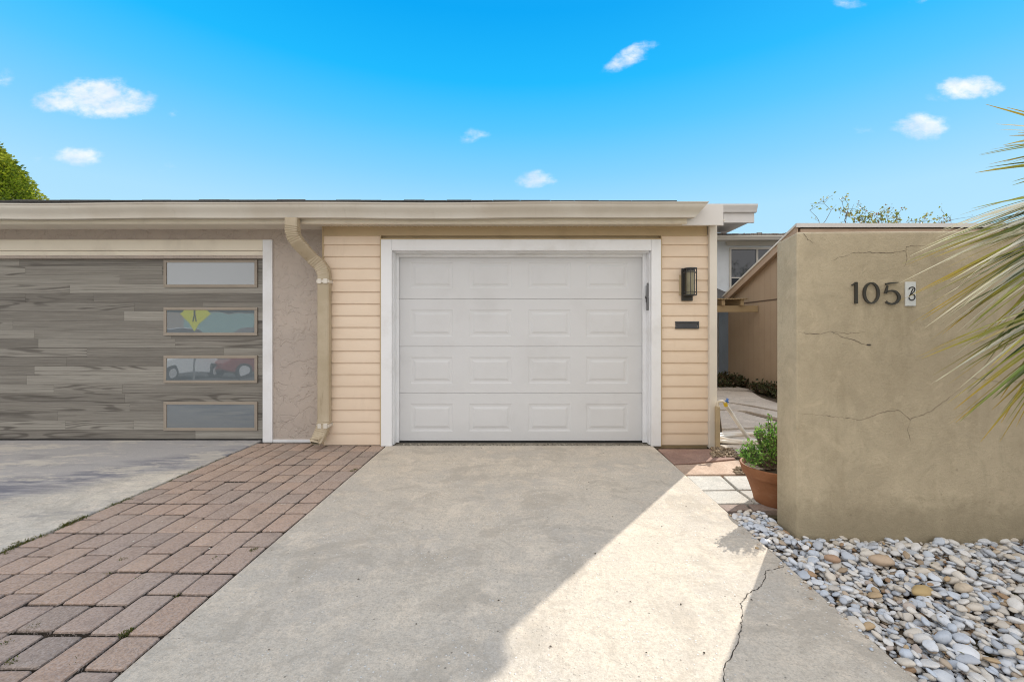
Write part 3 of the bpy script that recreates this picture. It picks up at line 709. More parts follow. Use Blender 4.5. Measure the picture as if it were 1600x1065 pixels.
# wood-look door
ld = MB(); xl, xr = -7.9, xj+.01
ph = .1035; r2 = np.random.default_rng(5)
wins = [(406,449),(480,524),(555,598),(627,672)]
wx0, wx1 = (257-VX)/F*YLD, (403-VX)/F*YLD
nrow = 22
zs = [.018+ph*i for i in range(nrow)]
lastx = 0
for i, z0 in enumerate(zs):
    z1 = min(z0+ph, 2.20); joints = [xl]; x = xl+r2.uniform(.3, 1.3)
    while x < xr-.25:
        joints.append(x); x += r2.choice([.78, 1.56, 1.56, 2.3])
    joints.append(xr)
    sect = (i % 5 == 0)
    for a, b in zip(joints, joints[1:]):
        c = (r2.random(), r2.random(), r2.random()); e = .0009; gz = .003 if sect else .0009
        yy = YLD
        # a plank face with a fine v-groove round it
        ld.add([(a+e,yy,z0+gz),(b-e,yy,z0+gz),(b-e,yy,z1-.0009),(a+e,yy,z1-.0009),(a,yy+.005,z0),(b,yy+.005,z0),(b,yy+.005,z1),(a,yy+.005,z1)],
               [(0,1,2,3),(4,5,1,0),(5,6,2,1),(6,7,3,2),(7,4,0,3)], c)
ldo = ld.build('garage_door', M['wood_door'], gar); tag(ldo, 'wide grey wood-look sectional door with four slot windows')
m = MB(); m.box(xl, xr, YLD+.02, YLD+.05, .0, 2.25); m.box(xl, xr, YLD-.004, YLD+.02, .004, .017); m.build('bottom_rail', M['dark'], ldo)
for k, (ya, yb) in enumerate(wins):
    z1 = H+(VY-ya)/F*YLD; z0 = H+(VY-yb)/F*YLD; fw = .032; yo = YLD-.016; m = MB()
    m.box(wx0, wx1, yo, YLD-.0005, z1-fw, z1); m.box(wx0, wx1, yo, YLD-.0005, z0, z0+fw)
    m.box(wx0, wx0+fw, yo+.0005, YLD-.0006, z0+fw, z1-fw); m.box(wx1-fw, wx1, yo+.0005, YLD-.0006, z0+fw, z1-fw)
    m.build('window_frame', M['winframe'], ldo, bevel=.003)
    lean = (0.0, .0, .0072, .0)[k]; m = MB()
    m.box(wx0+fw, wx1-fw, YLD-.0075, YLD-.003, z0+fw, z1-fw)
    m.v = [(x, y-(lean if z < (z0+z1)/2 else 0), z) for x, y, z in m.v]
    m.build('window_pane', M['frost'], ldo)
# siding, lapped boards
def lap(x0, x1, zt_, name, first):
    m = MB(); z = first; i = 0
    while z < zt_:
        z1 = min(z+.1282, zt_)
        prof = [(YS-.023, z), (YS-.024, z+.004), (YS-.007, z1+.002), (YS+.004, z1+.009), (YS+.01, z1+.009), (YS+.01, z+.012), (YS-.004, z+.011), (YS-.014, z)]
        m.prism(prof, 'x', x0, x1); z += .1282
    return m.build(name, M['siding'], gar, smooth=True, angle=30)
zf = H+(VY-694)/F*YS
xtl, xtr = (595-VX)/F*YT, (1033-VX)/F*YT
lap(xse+.02, xtl-.012, 2.30, 'siding', zf); lap(xtr+.012, (1108-VX)/F*YS, 2.30, 'siding', zf)
m = MB(); m.box(xse+.02, 2.05, YS+.012, YS+.15, -.06, SOF+.1) ; 
m = MB(); m.box(xse, xtl, YS+.011, YST+.1, -.05, SOF+.1); m.box(xtr-.02, 2.03, YS+.011, YST+.1, -.05, SOF+.1); m.box(xtl, xtr-.02, YS+.011, YST+.1, 2.2, SOF+.1); m.build('wall_core', M['siding_trim'], gar)
# frieze and channels
m = MB(); zfr = H+(VY-369)/F*YS; m.box(xse+.021, 2.02, YS-.021, YS+.009, zfr, SOF); m.box(xtl-.012, xtl-.001, YT+.004, YS+.01, zf, zfr-.001); m.box(xtr+.001, xtr+.012, YT+.004, YS+.01, zf, zfr-.001)
m.box(xtl-.012, xtr+.012, YT+.006, YS-.022, H+(VY-374)/F*YT+.001, H+(VY-374)/F*YT+.014)
m.build('siding_channel', M['siding_trim'], gar, bevel=.002)
m = MB(); m.box(xse+.001, xse+.0195, YS-.024, YS+.012, 0.02, SOF); m.build('siding_starter', M['siding_trim'], gar, bevel=.002)
m = MB(); m.box((1108-VX)/F*YT, (1120-VX)/F*YT, YT-.012, YT+.09, -.02, SOF-.001); m.build('corner_trim', M['cornertrim'], gar, bevel=.004)
# side wall (right, sunlit, siding), going back
m = MB(); z = zf
while z < 2.3:
    m.prism([(2.085+.016, z), (2.085+.004, z+.127), (2.06, z+.127), (2.06, z)], 'y', YT+.092, 10.0); z += .1282
m.build('side_siding', M['siding'], gar)
# white door surround
zh = H+(VY-374)/F*YT; zhi = H+(VY-391)/F*YT; xil, xir = (612-VX)/F*YT, (1018-VX)/F*YT
m = MB(); m.box(xtl, xil, YT, YS+.01, 0.0, zh); m.box(xir, xtr, YT, YS+.01, 0, zh); m.box(xil+.0005, xir-.0005, YT+.001, YS+.01, zhi, zh)
m.build('door_casing', M['white'], gar, bevel=.004)
m = MB(); m.box(xil-.012, xil+.008, YS+.0105, YD-.03, 0, zhi); m.box(xir-.008, xir+.012, YS+.0105, YD-.03, 0, zhi); m.box(xil+.0085, xir-.0085, YS+.0108, YD-.03, zhi-.014, zhi+.01)
xs = (1003-VX)/F*YD; zst = H+(VY-402)/F*YD
m.box(xil-.0, -1.372, YD-.03, YD-.008, .0, zst+.06); m.box(xs, xir+.02, YD-.03, YD-.008, 0, zst+.06); m.box(-1.372+.0005, xs-.0005, YD-.028, YD-.008, zst, zst+.06)
m.build('door_jamb', M['white'], gar, bevel=.003)
# white sectional door with raised panels
wd_ = MB(); zj = [.012] + [H+(VY-q)/F*YD for q in (614,541,467)] + [2.16]
xd0, xd1 = -1.40, 1.40
cols = [(643,706),(735,798),(827,890),(917,980)]
for s in range(4):
    z0, z1 = zj[s]+.0015, zj[s+1]-.0015
    wd_.add([(xd0,YD,z0+.003),(xd1,YD,z0+.003),(xd1,YD+.004,z0),(xd0,YD+.004,z0)], [(0,1,2,3)])
    wd_.add([(xd0,YD,z1-.003),(xd1,YD,z1-.003),(xd1,YD+.004,z1),(xd0,YD+.004,z1)], [(0,1,2,3)])
    wd_.add([(xd0,YD+.004,z0),(xd1,YD+.004,z0),(xd1,YD+.006,z0),(xd0,YD+.006,z0)], [(0,1,2,3)])
    z0 += .003; z1 -= .003
    pz0 = z0+.105; pz1 = z1-.115 if s < 3 else H+(VY-410)/F*YD
    if s == 3: pz0 = z0+.115
    edges = [xd0]; 
    for a, b in cols:
        xa, xb = (a-VX)/F*YD-.012, (b-VX)/F*YD+.012
        wd_.quad((edges[-1],YD,pz0),(xa,YD,pz0),(xa,YD,pz1),(edges[-1],YD,pz1)); edges.append(xb)
        lev = [(0,0),(.012,.0042),(.022,.0048),(.034,.0048),(.058,-.002),(.062,-.002)]
        rings = [[(xa+i_,YD+d,pz0+i_),(xb-i_,YD+d,pz0+i_),(xb-i_,YD+d,pz1-i_),(xa+i_,YD+d,pz1-i_)] for i_, d in lev]
        vs_ = [v for r_ in rings for v in r_]; fs_ = [(4*i+k, 4*i+(k+1)%4, 4*i+4+(k+1)%4, 4*i+4+k) for i in range(len(lev)-1) for k in range(4)]+[(4*len(lev)-4,4*len(lev)-3,4*len(lev)-2,4*len(lev)-1)]
        wd_.add(vs_, fs_)
    wd_.quad((edges[-1],YD,pz0),(xd1,YD,pz0),(xd1,YD,pz1),(edges[-1],YD,pz1))
    wd_.quad((xd0,YD,z0),(xd1,YD,z0),(xd1,YD,pz0),(xd0,YD,pz0)); wd_.quad((xd0,YD,pz1),(xd1,YD,pz1),(xd1,YD,z1),(xd0,YD,z1))
wdo = wd_.build('garage_door', M['doorwhite'], gar, recalc=False); tag(wdo, 'single white sectional door with sixteen raised panels')
m = MB(); m.box(xd0, xd1, YD+.0065, YD+.03, 0.02, 2.2); m.build('door_core', M['doorwhite'], wdo)
m = MB(); m.box(xd0, xd1, YD+.002, YD+.028, -.01, .010); m.build('bottom_seal', M['dark'], wdo)
# soffit, fascia, roof, gutter
m = MB(); m.box(-12, 2.10, 4.365, YST+.02, SOF, SOF+.012)
for i in range(60):
    x = xse+.05+i*.058
    if x < 2.0: m.box(x, x+.012, 4.38, YS-.03, SOF-.006, SOF-.0005)
m.build('soffit', M['soffit'], gar)
m = MB(); m.box(-12, 1.70, 4.335, 4.362, SOF-.038, SOF+.16); m.box(-12, 1.69, 4.326, 4.3345, SOF-.030, SOF-.018); m.build('fascia', M['cream'], gar, bevel=.003)
m = MB(); m.box(1.66, 2.085, 4.3625, 4.385, SOF-.046, SOF+.17); m.box(1.98, 2.08, 4.3855, YS-.025, SOF+.013, SOF+.12); m.box(2.045, 2.085, 4.386, 9.9, SOF-.006, SOF+.15); m.box(1.86, 2.085, 4.386, 9.9, SOF+.14, SOF+.16); m.build('rake_board', M['fascia'], gar, bevel=.003)
m = MB(); pts = []
m.add([(-12,4.29,2.548),(1.85,4.29,2.548),(1.85,10,3.62),(-12,10,3.62),(-12,4.29,2.566),(1.85,4.29,2.562),(1.85,10,3.64),(-12,10,3.64)],
      [(0,3,2,1),(4,5,6,7),(0,1,5,4),(1,2,6,5),(2,3,7,6),(3,0,4,7)])
x = -12
while x < 1.45:                                  # shingle tabs standing a little proud along the eave
    w = random.uniform(.2, .33); h_ = random.uniform(.003, .012); m.box(x, min(x+w,1.6), 4.275, 4.42, 2.563, 2.566+h_*min(1,max(.2,(1.6-x)/3))); x += w+.004
m.build('roof', M['shingle_dark'], gar)
def kprof(sag):     # K-style gutter section: (Y, Z)
    return [(4.333,2.386),(4.262,2.378),(4.250,2.380),(4.249,2.392),(4.248,2.41),(4.236,2.445),(4.218,2.468),(4.212,2.49),(4.212,2.508),(4.204,2.512),(4.204,2.524),(4.214,2.526),(4.216,2.516),(4.224,2.50),(4.333,2.50)]
m = MB(); n = 40; xs_ = np.linspace(-12, 1.87, n); pr = kprof(0); vs_ = []
for i, x in enumerate(xs_):
    w = .004*math.sin(x*1.7)+.003*math.sin(x*3.1+1)+.010*(x+5)/7; dy = .003*math.sin(x*2.3)
    for (a, b) in pr: vs_.append((x-(0 if i < n-1 else (2.526-b)*.85), a+dy*(1 if a < 4.3 else 0), b+w))
k_ = len(pr); fs_ = [(i*k_+j, i*k_+(j+1)%k_, (i+1)*k_+(j+1)%k_, (i+1)*k_+j) for i in range(n-1) for j in range(k_)]+[tuple(range(k_)), tuple(range((n-1)*k_, n*k_))]
m.add(vs_, fs_); m.build('gutter', M['gutter'], gar, smooth=True, angle=25)
# downspout
def spout_ring(c, t, wx, wy):
    t = t.normalized(); s1 = Vector((0,1,0)); s0 = t.cross(s1).normalized(); rr = []
    for a, b in ((-1,-.8),(-.8,-1),(.8,-1),(1,-.8),(1,.8),(.8,1),(-.8,1),(-1,.8)): rr.append(c+s0*a*wx/2+s1*b*wy/2)
    return rr
path = [(457,341,4.27),(457,352,4.27),(457.5,362,4.29),(460,371,4.31),(466,380,4.34),(476,391,4.40),(490,405,4.50),(499,413,4.54),(504.5,421,4.55),(507,430,4.55),(507,440,4.55),(507,520,4.55),(507,600,4.55),(507,655,4.55),(506,664,4.545),(503,673,4.53),(499,682,4.50),(495,689,4.46)]
pp = [P(*q) for q in path]; fine = []; wid = []
for i, (a, b) in enumerate(zip(pp, pp[1:])):
    elbow = i in (1,2,3,4,6,7,8,13,14,15); k = 6 if elbow else 4
    for j in range(k):
        fine.append(a.lerp(b, j/k)); wid.append(1+(.08 if (elbow and j % 2) else 0)+rng.uniform(-.006,.006))
fine.append(pp[-1]); wid.append(1.0)
m = MB(); rings = []
for i, p in enumerate(fine):
    t_ = fine[min(i+1,len(fine)-1)]-fine[max(i-1,0)]; t_ = Vector((t_.x, t_.y*.3, t_.z)); rings.append(spout_ring(p, t_, .122*wid[i], .085*wid[i]))
vs_ = [v for r_ in rings for v in r_]; m.add(vs_, [(i*8+k, i*8+(k+1)%8, (i+1)*8+(k+1)%8, (i+1)*8+k) for i in range(len(rings)-1) for k in range(8)])
dsp = m.build('downspout', M['spout'], gar, smooth=True, angle=25)
e_ = pp[-1]+Vector((.0,.02,.012)); dd = Vector((-.28,-.9,-.30)).normalized(); sx_ = dd.cross(Vector((0,0,1))).normalized(); sz_ = sx_.cross(dd)
def rg(o_, k): return [o_+sx_*a*.055*k+sz_*b*.034*k for a, b in ((-1,-1),(1,-1),(1,1),(-1,1))]
m = MB(); m.add(rg(e_-dd*.06,1)+rg(e_+dd*.045,1.02)+rg(e_+dd*.045,.92)+rg(e_-dd*.02,.92), [(0,1,5,4),(1,2,6,5),(2,3,7,6),(3,0,4,7),(4,5,9,8),(5,6,10,9),(6,7,11,10),(7,4,8,11),(0,3,2,1)]); m.build('spout_outlet', M['spout'], dsp)
m = MB(); m.add(rg(e_+dd*.02,.92), [(0,1,2,3)]); m.build('spout_mouth', M['dark'], dsp)  # dark sheet standing in for the shade inside the outlet
for yy in (440, 664):
    c_ = P(507, yy, 4.55); m = MB(); m.box(c_.x-.066, c_.x+.066, c_.y-.048, c_.y+.10, c_.z-.016, c_.z+.016); 
    m.box(c_.x-.050, c_.x-.012, c_.y-.058, c_.y-.0485, c_.z-.026, c_.z+.026); m.box(c_.x+.012, c_.x+.056, c_.y-.058, c_.y-.0485, c_.z-.024, c_.z+.028)
    m.build('strap', M['cornertrim'], dsp, bevel=.006)
m = MB(); m.box(-12,2.08,9.9,10.05,-.1,3.6); m.build('rear_wall', M['siding_trim'], gar)

# jamb device, letter slot, lantern
c_ = Vector((xir-.008, 4.665, 0)); z1 = H+(VY-442)/F*4.66; z0 = H+(VY-485)/F*4.66
t_ = thing('gate_bolt', 'narrow grey bolt fixed inside the right jamb of the white door', 'bolt', (xir-.012, 4.66, z0))
m = MB(); m.box(xir-.030, xir-.0085, 4.640, 4.672, z0, z0+.15); m.box(xir-.026, xir-.0085, 4.645, 4.667, z0+.151, z1); sub(t_, m, 'bolt_body', M['grey'], bevel=.006)
m = MB(); m.box(xir-.036, xir-.031, 4.652, 4.664, z0+.09, z1-.03); m.box(xir-.040, xir-.0305, 4.650, 4.668, z0+.13, z0+.16); sub(t_, m, 'slide_bar', M['dark'], bevel=.002)
t_ = thing('letter_slot', 'dark slate letter slot set in the siding below the wall lantern', 'letter slot', P(1073, 508, YS-.02))
a, b = P(1055, 502, YS-.02), P(1092, 513.5, YS-.02); m = MB()
m.box(a.x, b.x, YS-.030, YS-.014, a.z-.018, a.z); m.box(a.x, b.x, YS-.030, YS-.014, b.z, b.z+.010); m.box(a.x, a.x+.014, YS-.030, YS-.0145, b.z+.0105, a.z-.0185); m.box(b.x-.014, b.x, YS-.030, YS-.0145, b.z+.0105, a.z-.0185)
sub(t_, m, 'slot_frame', M['slot'], bevel=.003)
m = MB(); m.box(a.x+.0145, b.x-.0145, YS-.024, YS-.0148, b.z+.011, a.z-.019); sub(t_, m, 'flap', M['slot'], bevel=.003)
lx = (1073-VX)/F*4.60; lz0, lz1 = H+(VY-470)/F*4.58, H+(VY-419)/F*4.58; yb = YS-.022
t_ = thing('wall_lantern', 'black cage wall lantern with seeded glass on the siding right of the white door', 'wall lamp', (lx, yb, lz0))
m = MB(); m.box(lx-.085, lx-.058, yb-.002, yb+.006, lz0+.06, lz1-.07); sub(t_, m, 'mounting_block', M['siding_trim'], bevel=.003)
m = MB(); m.box(lx-.062, lx+.055, yb-.028, yb-.003, lz0, lz1); sub(t_, m, 'backplate', M['black'], bevel=.003)
R_ = .062; cx, cy = lx+.0, yb-.095
m = MB(); m.lathe([(R_+.006,lz0+.052),(R_+.006,lz0+.060),(R_-.004,lz0+.060),(R_-.004,lz0+.052),(R_+.006,lz0+.052)], cx, cy, 28); m.lathe([(R_+.006,lz1-.018),(R_+.006,lz1-.010),(R_-.004,lz1-.010),(R_-.004,lz1-.018),(R_+.006,lz1-.018)], cx, cy, 28)
m.lathe([(R_+.006,lz0+.085),(R_+.006,lz0+.090),(R_+.001,lz0+.090),(R_+.001,lz0+.085),(R_+.006,lz0+.085)], cx, cy, 28); m.lathe([(R_+.006,lz1-.060),(R_+.006,lz1-.054),(R_+.001,lz1-.054),(R_+.001,lz1-.060),(R_+.006,lz1-.060)], cx, cy, 28)
for k in range(6):
    an = math.pi*(1.0+k/5*1.0); m.tube([(cx+(R_+.003)*math.cos(an), cy+(R_+.003)*math.sin(an), lz0+.054), (cx+(R_+.003)*math.cos(an), cy+(R_+.003)*math.sin(an), lz1-.012)], .0035, 6)
m.box(cx-.05, cx+.05, cy, yb-.0285, lz0+.050, lz0+.060); m.box(cx-.05, cx+.05, cy, yb-.0285, lz1-.018, lz1-.010)
sub(t_, m, 'cage', M['black'])
m = MB(); m.lathe([(.001,lz0+.064),(.046,lz0+.064),(.046,lz1-.045),(.001,lz1-.045)], cx, cy, 28); sub(t_, m, 'glass_shade', M['amber'], smooth=True)
m = MB(); m.lathe([(.001,lz0+.0605),(.052,lz0+.0605),(.052,lz0+.0635),(.001,lz0+.0635)], cx, cy, 24); m.lathe([(.001,lz1-.0445),(.05,lz1-.0445),(.046,lz1-.024),(.001,lz1-.019)], cx, cy, 24); sub(t_, m, 'cap', M['black'])

# ------------------------------------------------------------------ tan boundary wall
wl = thing('boundary_wall', 'tan cracked stucco wall carrying the house number beside the pebble bed', 'wall', (1.678, 2.575, 0))
ang = math.atan(-.03); wl.rotation_euler = (0, 0, ang)
m = MB(); r_ = .009; Lw, Tw, Hw = 7.0, .20, 1.857
prof = []
ox = [(0.0,r_)]
plan = [(r_*(1-math.cos(q)), r_*(1-math.sin(q))) for q in np.linspace(0, math.pi/2, 6)] + [(Lw,0),(Lw,Tw)] + [(r_*(1-math.sin(q))-.008, Tw-r_*(1-math.cos(q))) for q in np.linspace(0, math.pi/2, 6)]
# subdivided front for a slightly wavy hand-trowelled face
n = len(plan); vs_ = []; lv = [(-.14,0),(.0,0),(Hw-.02,0),(Hw-.006,.006),(Hw,.018)]
for z, ins in lv:
    for (x, y) in plan:
        cxx, cyy = Lw/2, Tw/2; xx = x+(ins if x < .5 else 0); yy = y+(ins if y < Tw/2 else -ins); zz = z-(.022*y/Tw if z > 1 else 0); vs_.append((xx, yy, zz))
fs_ = [(i*n+k, i*n+(k+1)%n, (i+1)*n+(k+1)%n, (i+1)*n+k) for i in range(len(lv)-1) for k in range(n)]+[tuple(range((len(lv)-1)*n, len(lv)*n))]
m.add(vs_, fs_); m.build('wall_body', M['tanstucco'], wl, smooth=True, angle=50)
def WP(px, py, off=0.0):      # photo point on the front face, in wall coordinates
    k = (px-VX)/F; Y = (2.575+.03*1.678)/(1+.03*k); X = k*Y; z = H-(py-VY)/F*Y
    return Vector(((X-1.678)/math.cos(ang), -off, z))
for pts, w in (([(1298,408),(1318,400),(1334,395),(1360,394.5),(1390,395),(1415,392),(1416,385),(1430,384),(1449,384)], .0026),
               ([(1246,518.5),(1268,521),(1282,522),(1297,517.5),(1315,525),(1335,532),(1347,537),(1361,541)], .0030),
               ([(1300,518),(1325,521),(1352,518)], .002),
               ([(1247,645),(1290,649),(1345,656),(1385,642),(1404,640),(1422,655),(1452,643),(1477,625),(1503,606)], .0024),
               ([(1422,655),(1418,672),(1423,690)], .002), ([(1254,364),(1262,374),(1271,380)], .003), ([(1500,588),(1530,592),(1572,598),(1600,594)], .0025),
               ([(1415,392),(1417,405),(1413,416)], .002)):
    ribbon([WP(*q) for q in pts], w, (0,-1,0), 'crack', M['crack'], wl, jag=.0022)
m = MB(); c_ = WP(1357, 538); m.box(c_.x-.012, c_.x+.012, -.003, .0, c_.z-.005, c_.z+.003); m.build('chipped_spot', M['crackd'], wl, bevel=.002)

def W2(v): return wl.matrix_basis @ v if False else Matrix.Translation(wl.location) @ Matrix.Rotation(ang, 4, 'Z') @ v
def stroke(name, pts, ws, label, off=.006, th=.008, mat=None, cat='house number', sm=3, mb=None, closed=False):
    """a plate cut along a centreline of photo points, ws = widths in metres"""
    q = [WP(*p) for p in pts]
    # catmull-rom
    out = []; wo = []; N_ = len(q)
    rngi = range(N_) if closed else range(N_-1)
    for i in rngi:
        p0 = q[(i-1)%N_] if (closed or i > 0) else q[0]; p1 = q[i]; p2 = q[(i+1)%N_]; p3 = q[(i+2)%N_] if (closed or i+2 < N_) else q[-1]
        for j in range(sm):
            u = j/sm; out.append(.5*((2*p1)+(p2-p0)*u+(2*p0-5*p1+4*p2-p3)*u*u+(3*p1-p0-3*p2+p3)*u**3)); wo.append(.88*(ws[i]*(1-u)+ws[(i+1)%N_]*u))
    if not closed: out.append(q[-1]); wo.append(ws[-1])
    m = mb or MB(); n = len(out); A = []; B = []
    for i, p in enumerate(out):
        a_ = out[(i-1)%n] if (closed or i > 0) else out[0]; b_ = out[(i+1)%n] if (closed or i < n-1) else out[-1]
        t_ = (b_-a_).normalized(); s_ = Vector((-t_.z, 0, t_.x)); A.append(p+s_*wo[i]/2); B.append(p-s_*wo[i]/2)
    vs_ = []
    for i in range(n): vs_ += [A[i]+Vector((0,-off-th,0)), B[i]+Vector((0,-off-th,0)), B[i]+Vector((0,-off,0)), A[i]+Vector((0,-off,0))]
    fs_ = []; last = n if closed else n-1
    for i in range(last):
        j = (i+1)%n
        for k in range(4): fs_.append((4*i+k, 4*i+(k+1)%4, 4*j+(k+1)%4, 4*j+k))
    if not closed: fs_ += [(0,1,2,3), (4*n-4,4*n-3,4*n-2,4*n-1)]
    m.add([W2(v) for v in vs_], fs_); return m
grp = 'numerals on the tan wall'
def digit(mb, px, label):
    b = W2(WP(px, 474)); o = bpy.data.objects.new
    mb.v = [tuple(Vector(v)-b) for v in mb.v]; ob = mb.build('house_numeral', M['digit']); ob.location = b; tag(ob, label, 'house number', grp)
m = stroke('', [(1335.7,441),(1335.7,474.3)], [.0185,.0185], ''); stroke('', [(1329,446),(1332,444),(1336,441.5)], [.009,.008,.006], '', mb=m); digit(m, 1335, 'dark bronze numeral 1 mounted on the tan wall')
el = [(1359.3+10.8*math.cos(a), 458+15.6*math.sin(a)) for a in np.linspace(0, 2*math.pi, 16, endpoint=False)]
m = stroke('', el, [.009+.0095*abs(math.cos(a)) for a in np.linspace(0, 2*math.pi, 16, endpoint=False)], '', closed=True); digit(m, 1359, 'dark bronze numeral 0 mounted on the tan wall')
m = stroke('', [(1381.5,444.2),(1390,442.4),(1401,441.5)], [.014,.009,.005], ''); stroke('', [(1384.6,446.5),(1383,452),(1381.3,458.5)], [.008,.013,.016], '', mb=m)
stroke('', [(1381,458),(1386,455),(1392,454.2),(1398,456.5),(1402,462),(1402,468),(1397.5,473),(1391,475),(1385.5,473.6),(1382,471.3)], [.004,.009,.011,.014,.019,.019,.015,.012,.013,.014], '', mb=m)
digit(m, 1391, 'dark bronze numeral 5 mounted on the tan wall')
b0 = W2(WP(1421, 459)); pq = thing('letter_plaque', 'small white plaque with a handwritten black B beside the numerals', 'plaque', b0)
a, b = WP(1413, 440.5), WP(1429.2, 478); m = MB(); m.box(a.x, b.x, -.009, -.001, b.z, a.z); m.v = [tuple(W2(Vector(v))) for v in m.v]; sub(pq, m, 'plate', M['plaque'], bevel=.002)
m = stroke('', [(1424.5,451),(1422,456),(1420,461),(1418.5,463)], [.007]*4, '', off=.0091, th=.0012)
stroke('', [(1417.5,452.5),(1419.5,449.8),(1423.5,448.7),(1426.6,450.5),(1426.6,454),(1424,457.5),(1421,460)], [.006,.007,.007,.007,.007,.006,.005], '', off=.0104, th=.0010, mb=m)
stroke('', [(1421,460),(1425,460.5),(1427,464),(1425,468),(1421.5,469),(1418.5,467.2),(1417.6,464.5)], [.005,.007,.007,.007,.007,.007,.006], '', off=.0116, th=.0010, mb=m)
sub(pq, m, 'letter', M['ink'])

# ------------------------------------------------------------------ pot and plant
pcx, pcy = 1.865, 3.10
pot = MB(); pot.lathe([(.001,0),(.138,0),(.143,.006),(.153,.05),(.180,.13),(.204,.190),(.207,.193),(.216,.196),(.220,.203),(.236,.262),(.237,.268),(.232,.273),(.222,.271),(.214,.25),(.206,.22),(.001,.22)], 0, 0, 72)
# raised bands
po = pot.build('terracotta_pot', M['terracotta'], smooth=True, angle=40); po.location = (pcx, pcy, 0)
tag(po, 'round terracotta pot with a broad rim standing behind the wall end', 'plant pot')
m = MB(); m.lathe([(.001,.240),(.10,.245),(.210,.236)], 0, 0, 30); m.build('potting_soil', M['soil'], po)
pl = thing('potted_shrub', 'bright green small-leaved shrub growing in the terracotta pot', 'potted plant', (pcx, pcy, .26))
lf = MB(); st = MB(); rl = np.random.default_rng(3)
def leaf(mb, p, d, up, L_, w, c, fold=.15):
    s_ = d.cross(up).normalized(); u_ = s_.cross(d).normalized()
    mb.add([p, p+d*L_*.45+s_*w+u_*w*fold*2, p+d*L_-u_*L_*.15, p+d*L_*.45-s_*w+u_*w*fold*2], [(0,1,2),(0,2,3)], c)
clus = [((1203,656),.055,3.1),((1192,668),.06,3.08),((1208,672),.08,3.1),((1198,684),.07,3.08),((1212,690),.07,3.14),((1186,676),.035,3.04),((1163,699),.045,2.99),((1173,694),.04,3.0),((1166,711),.045,2.97),((1180,712),.04,2.97),((1158,705),.03,2.98),((1202,703),.04,3.05),((1225,675),.11,3.15),((1235,700),.1,3.15)]
rootp = Vector((0,0,0))
for (pc, rr, Yc) in clus:
    cc = P(pc[0], pc[1], Yc)-Vector((pcx, pcy, .26))
    for s in range(int(11+rr*85)):
        tip = cc+Vector(rl.normal(size=3)).normalized()*rr*rl.uniform(.35, 1.0); base = Vector((tip.x*.25+rl.normal()*.02, tip.y*.25+rl.normal()*.02, .0)); mid = base.lerp(tip, .55)+Vector((0,0,-.015))+Vector(rl.normal(size=3))*.01
        st.tube([base, mid, tip], [.0028,.002,.001], 5)
        for k in range(int(11)):
            f = rl.uniform(.55, 1.05); p = mid.lerp(tip, (f-.55)/.5) ; d = (Vector(rl.normal(size=3))+Vector((0,0,.5))).normalized()
            g_ = rl.uniform(.75, 1.25); c = ((.17,.36,.06),(.24,.46,.08),(.34,.54,.12),(.11,.26,.05))[rl.integers(4)]
            leaf(lf, p+Vector(rl.normal(size=3))*.008, d, Vector(rl.normal(size=3)).normalized(), rl.uniform(.014,.028), rl.uniform(.005,.009), tuple(q*g_ for q in c))
lf.build('foliage', M['leaf'], pl, recalc=False); st.build('stems', M['bark'], pl)

# ------------------------------------------------------------------ tap and hose
tp = thing('garden_tap', 'outdoor tap with blue handle on a tan pipe beside the garage corner', 'tap', G(1121, 699))
x0 = G(1121,699).x; y0 = G(1121,699).y; zt_ = H-(627-VY)/F*y0
m = MB(); m.box(x0-.022, x0+.022, y0-.02, y0+.02, 0, zt_-.05); sub(tp, m, 'pipe_cover', M['pipe'], bevel=.006)
m = MB(); m.tube([(x0,y0,zt_-.06),(x0,y0,zt_-.012),(x0+.012,y0,zt_),(x0+.06,y0,zt_+.002)], .013, 12); m.tube([(x0+.055,y0,zt_+.002),(x0+.085,y0,zt_-.012),(x0+.09,y0,zt_-.03)], .012, 12); sub(tp, m, 'spout', M['pvc'], smooth=True)
m = MB(); m.tube([(x0+.075,y0,zt_+.002),(x0+.10,y0,zt_+.010)], .006, 8)
for k in range(5):
    an = k*2*math.pi/5; m.tube([(x0+.10,y0,zt_+.010),(x0+.108,y0+.026*math.cos(an),zt_+.010+.026*math.sin(an))], .007, 8)
sub(tp, m, 'handle', M['blue'], smooth=True)
m = MB(); m.tube([(x0+.082,y0,zt_-.012),(x0+.092,y0,zt_-.05)], .020, 14); sub(tp, m, 'coupling', M['yellow'])
hs = MB(); P0 = Vector((x0+.092, y0, zt_-.045))
hp = [P0, P(1141,643,4.65), P(1150,657,4.68), P(1160,671,4.71), P(1169,683,4.75), P(1186,692,4.8), Vector((3.0,4.92,.022))]
cc = Vector((2.72, 4.78, 0))
for k in range(34):
    an = .3+k*.33; r1 = .52+.05*math.sin(k*.8); r2_ = .20+.03*math.cos(k*1.3); hp.append(cc+Vector((r1*math.cos(an), r2_*math.sin(an), .018+.009*(k/10)+.004*math.sin(k))))
sm = []
for i in range(len(hp)-1):
    p0, p1, p2, p3 = hp[max(i-1,0)], hp[i], hp[i+1], hp[min(i+2,len(hp)-1)]
    for j in range(4):
        u = j/4; sm.append(.5*((2*p1)+(p2-p0)*u+(2*p0-5*p1+4*p2-p3)*u*u+(3*p1-p0-3*p2+p3)*u**3))
hs.tube(sm, .021, 10); ho = hs.build('garden_hose', M['hose'], smooth=True, angle=0); tag(ho, 'white garden hose hanging from the tap and coiled on the flagstones', 'hose')

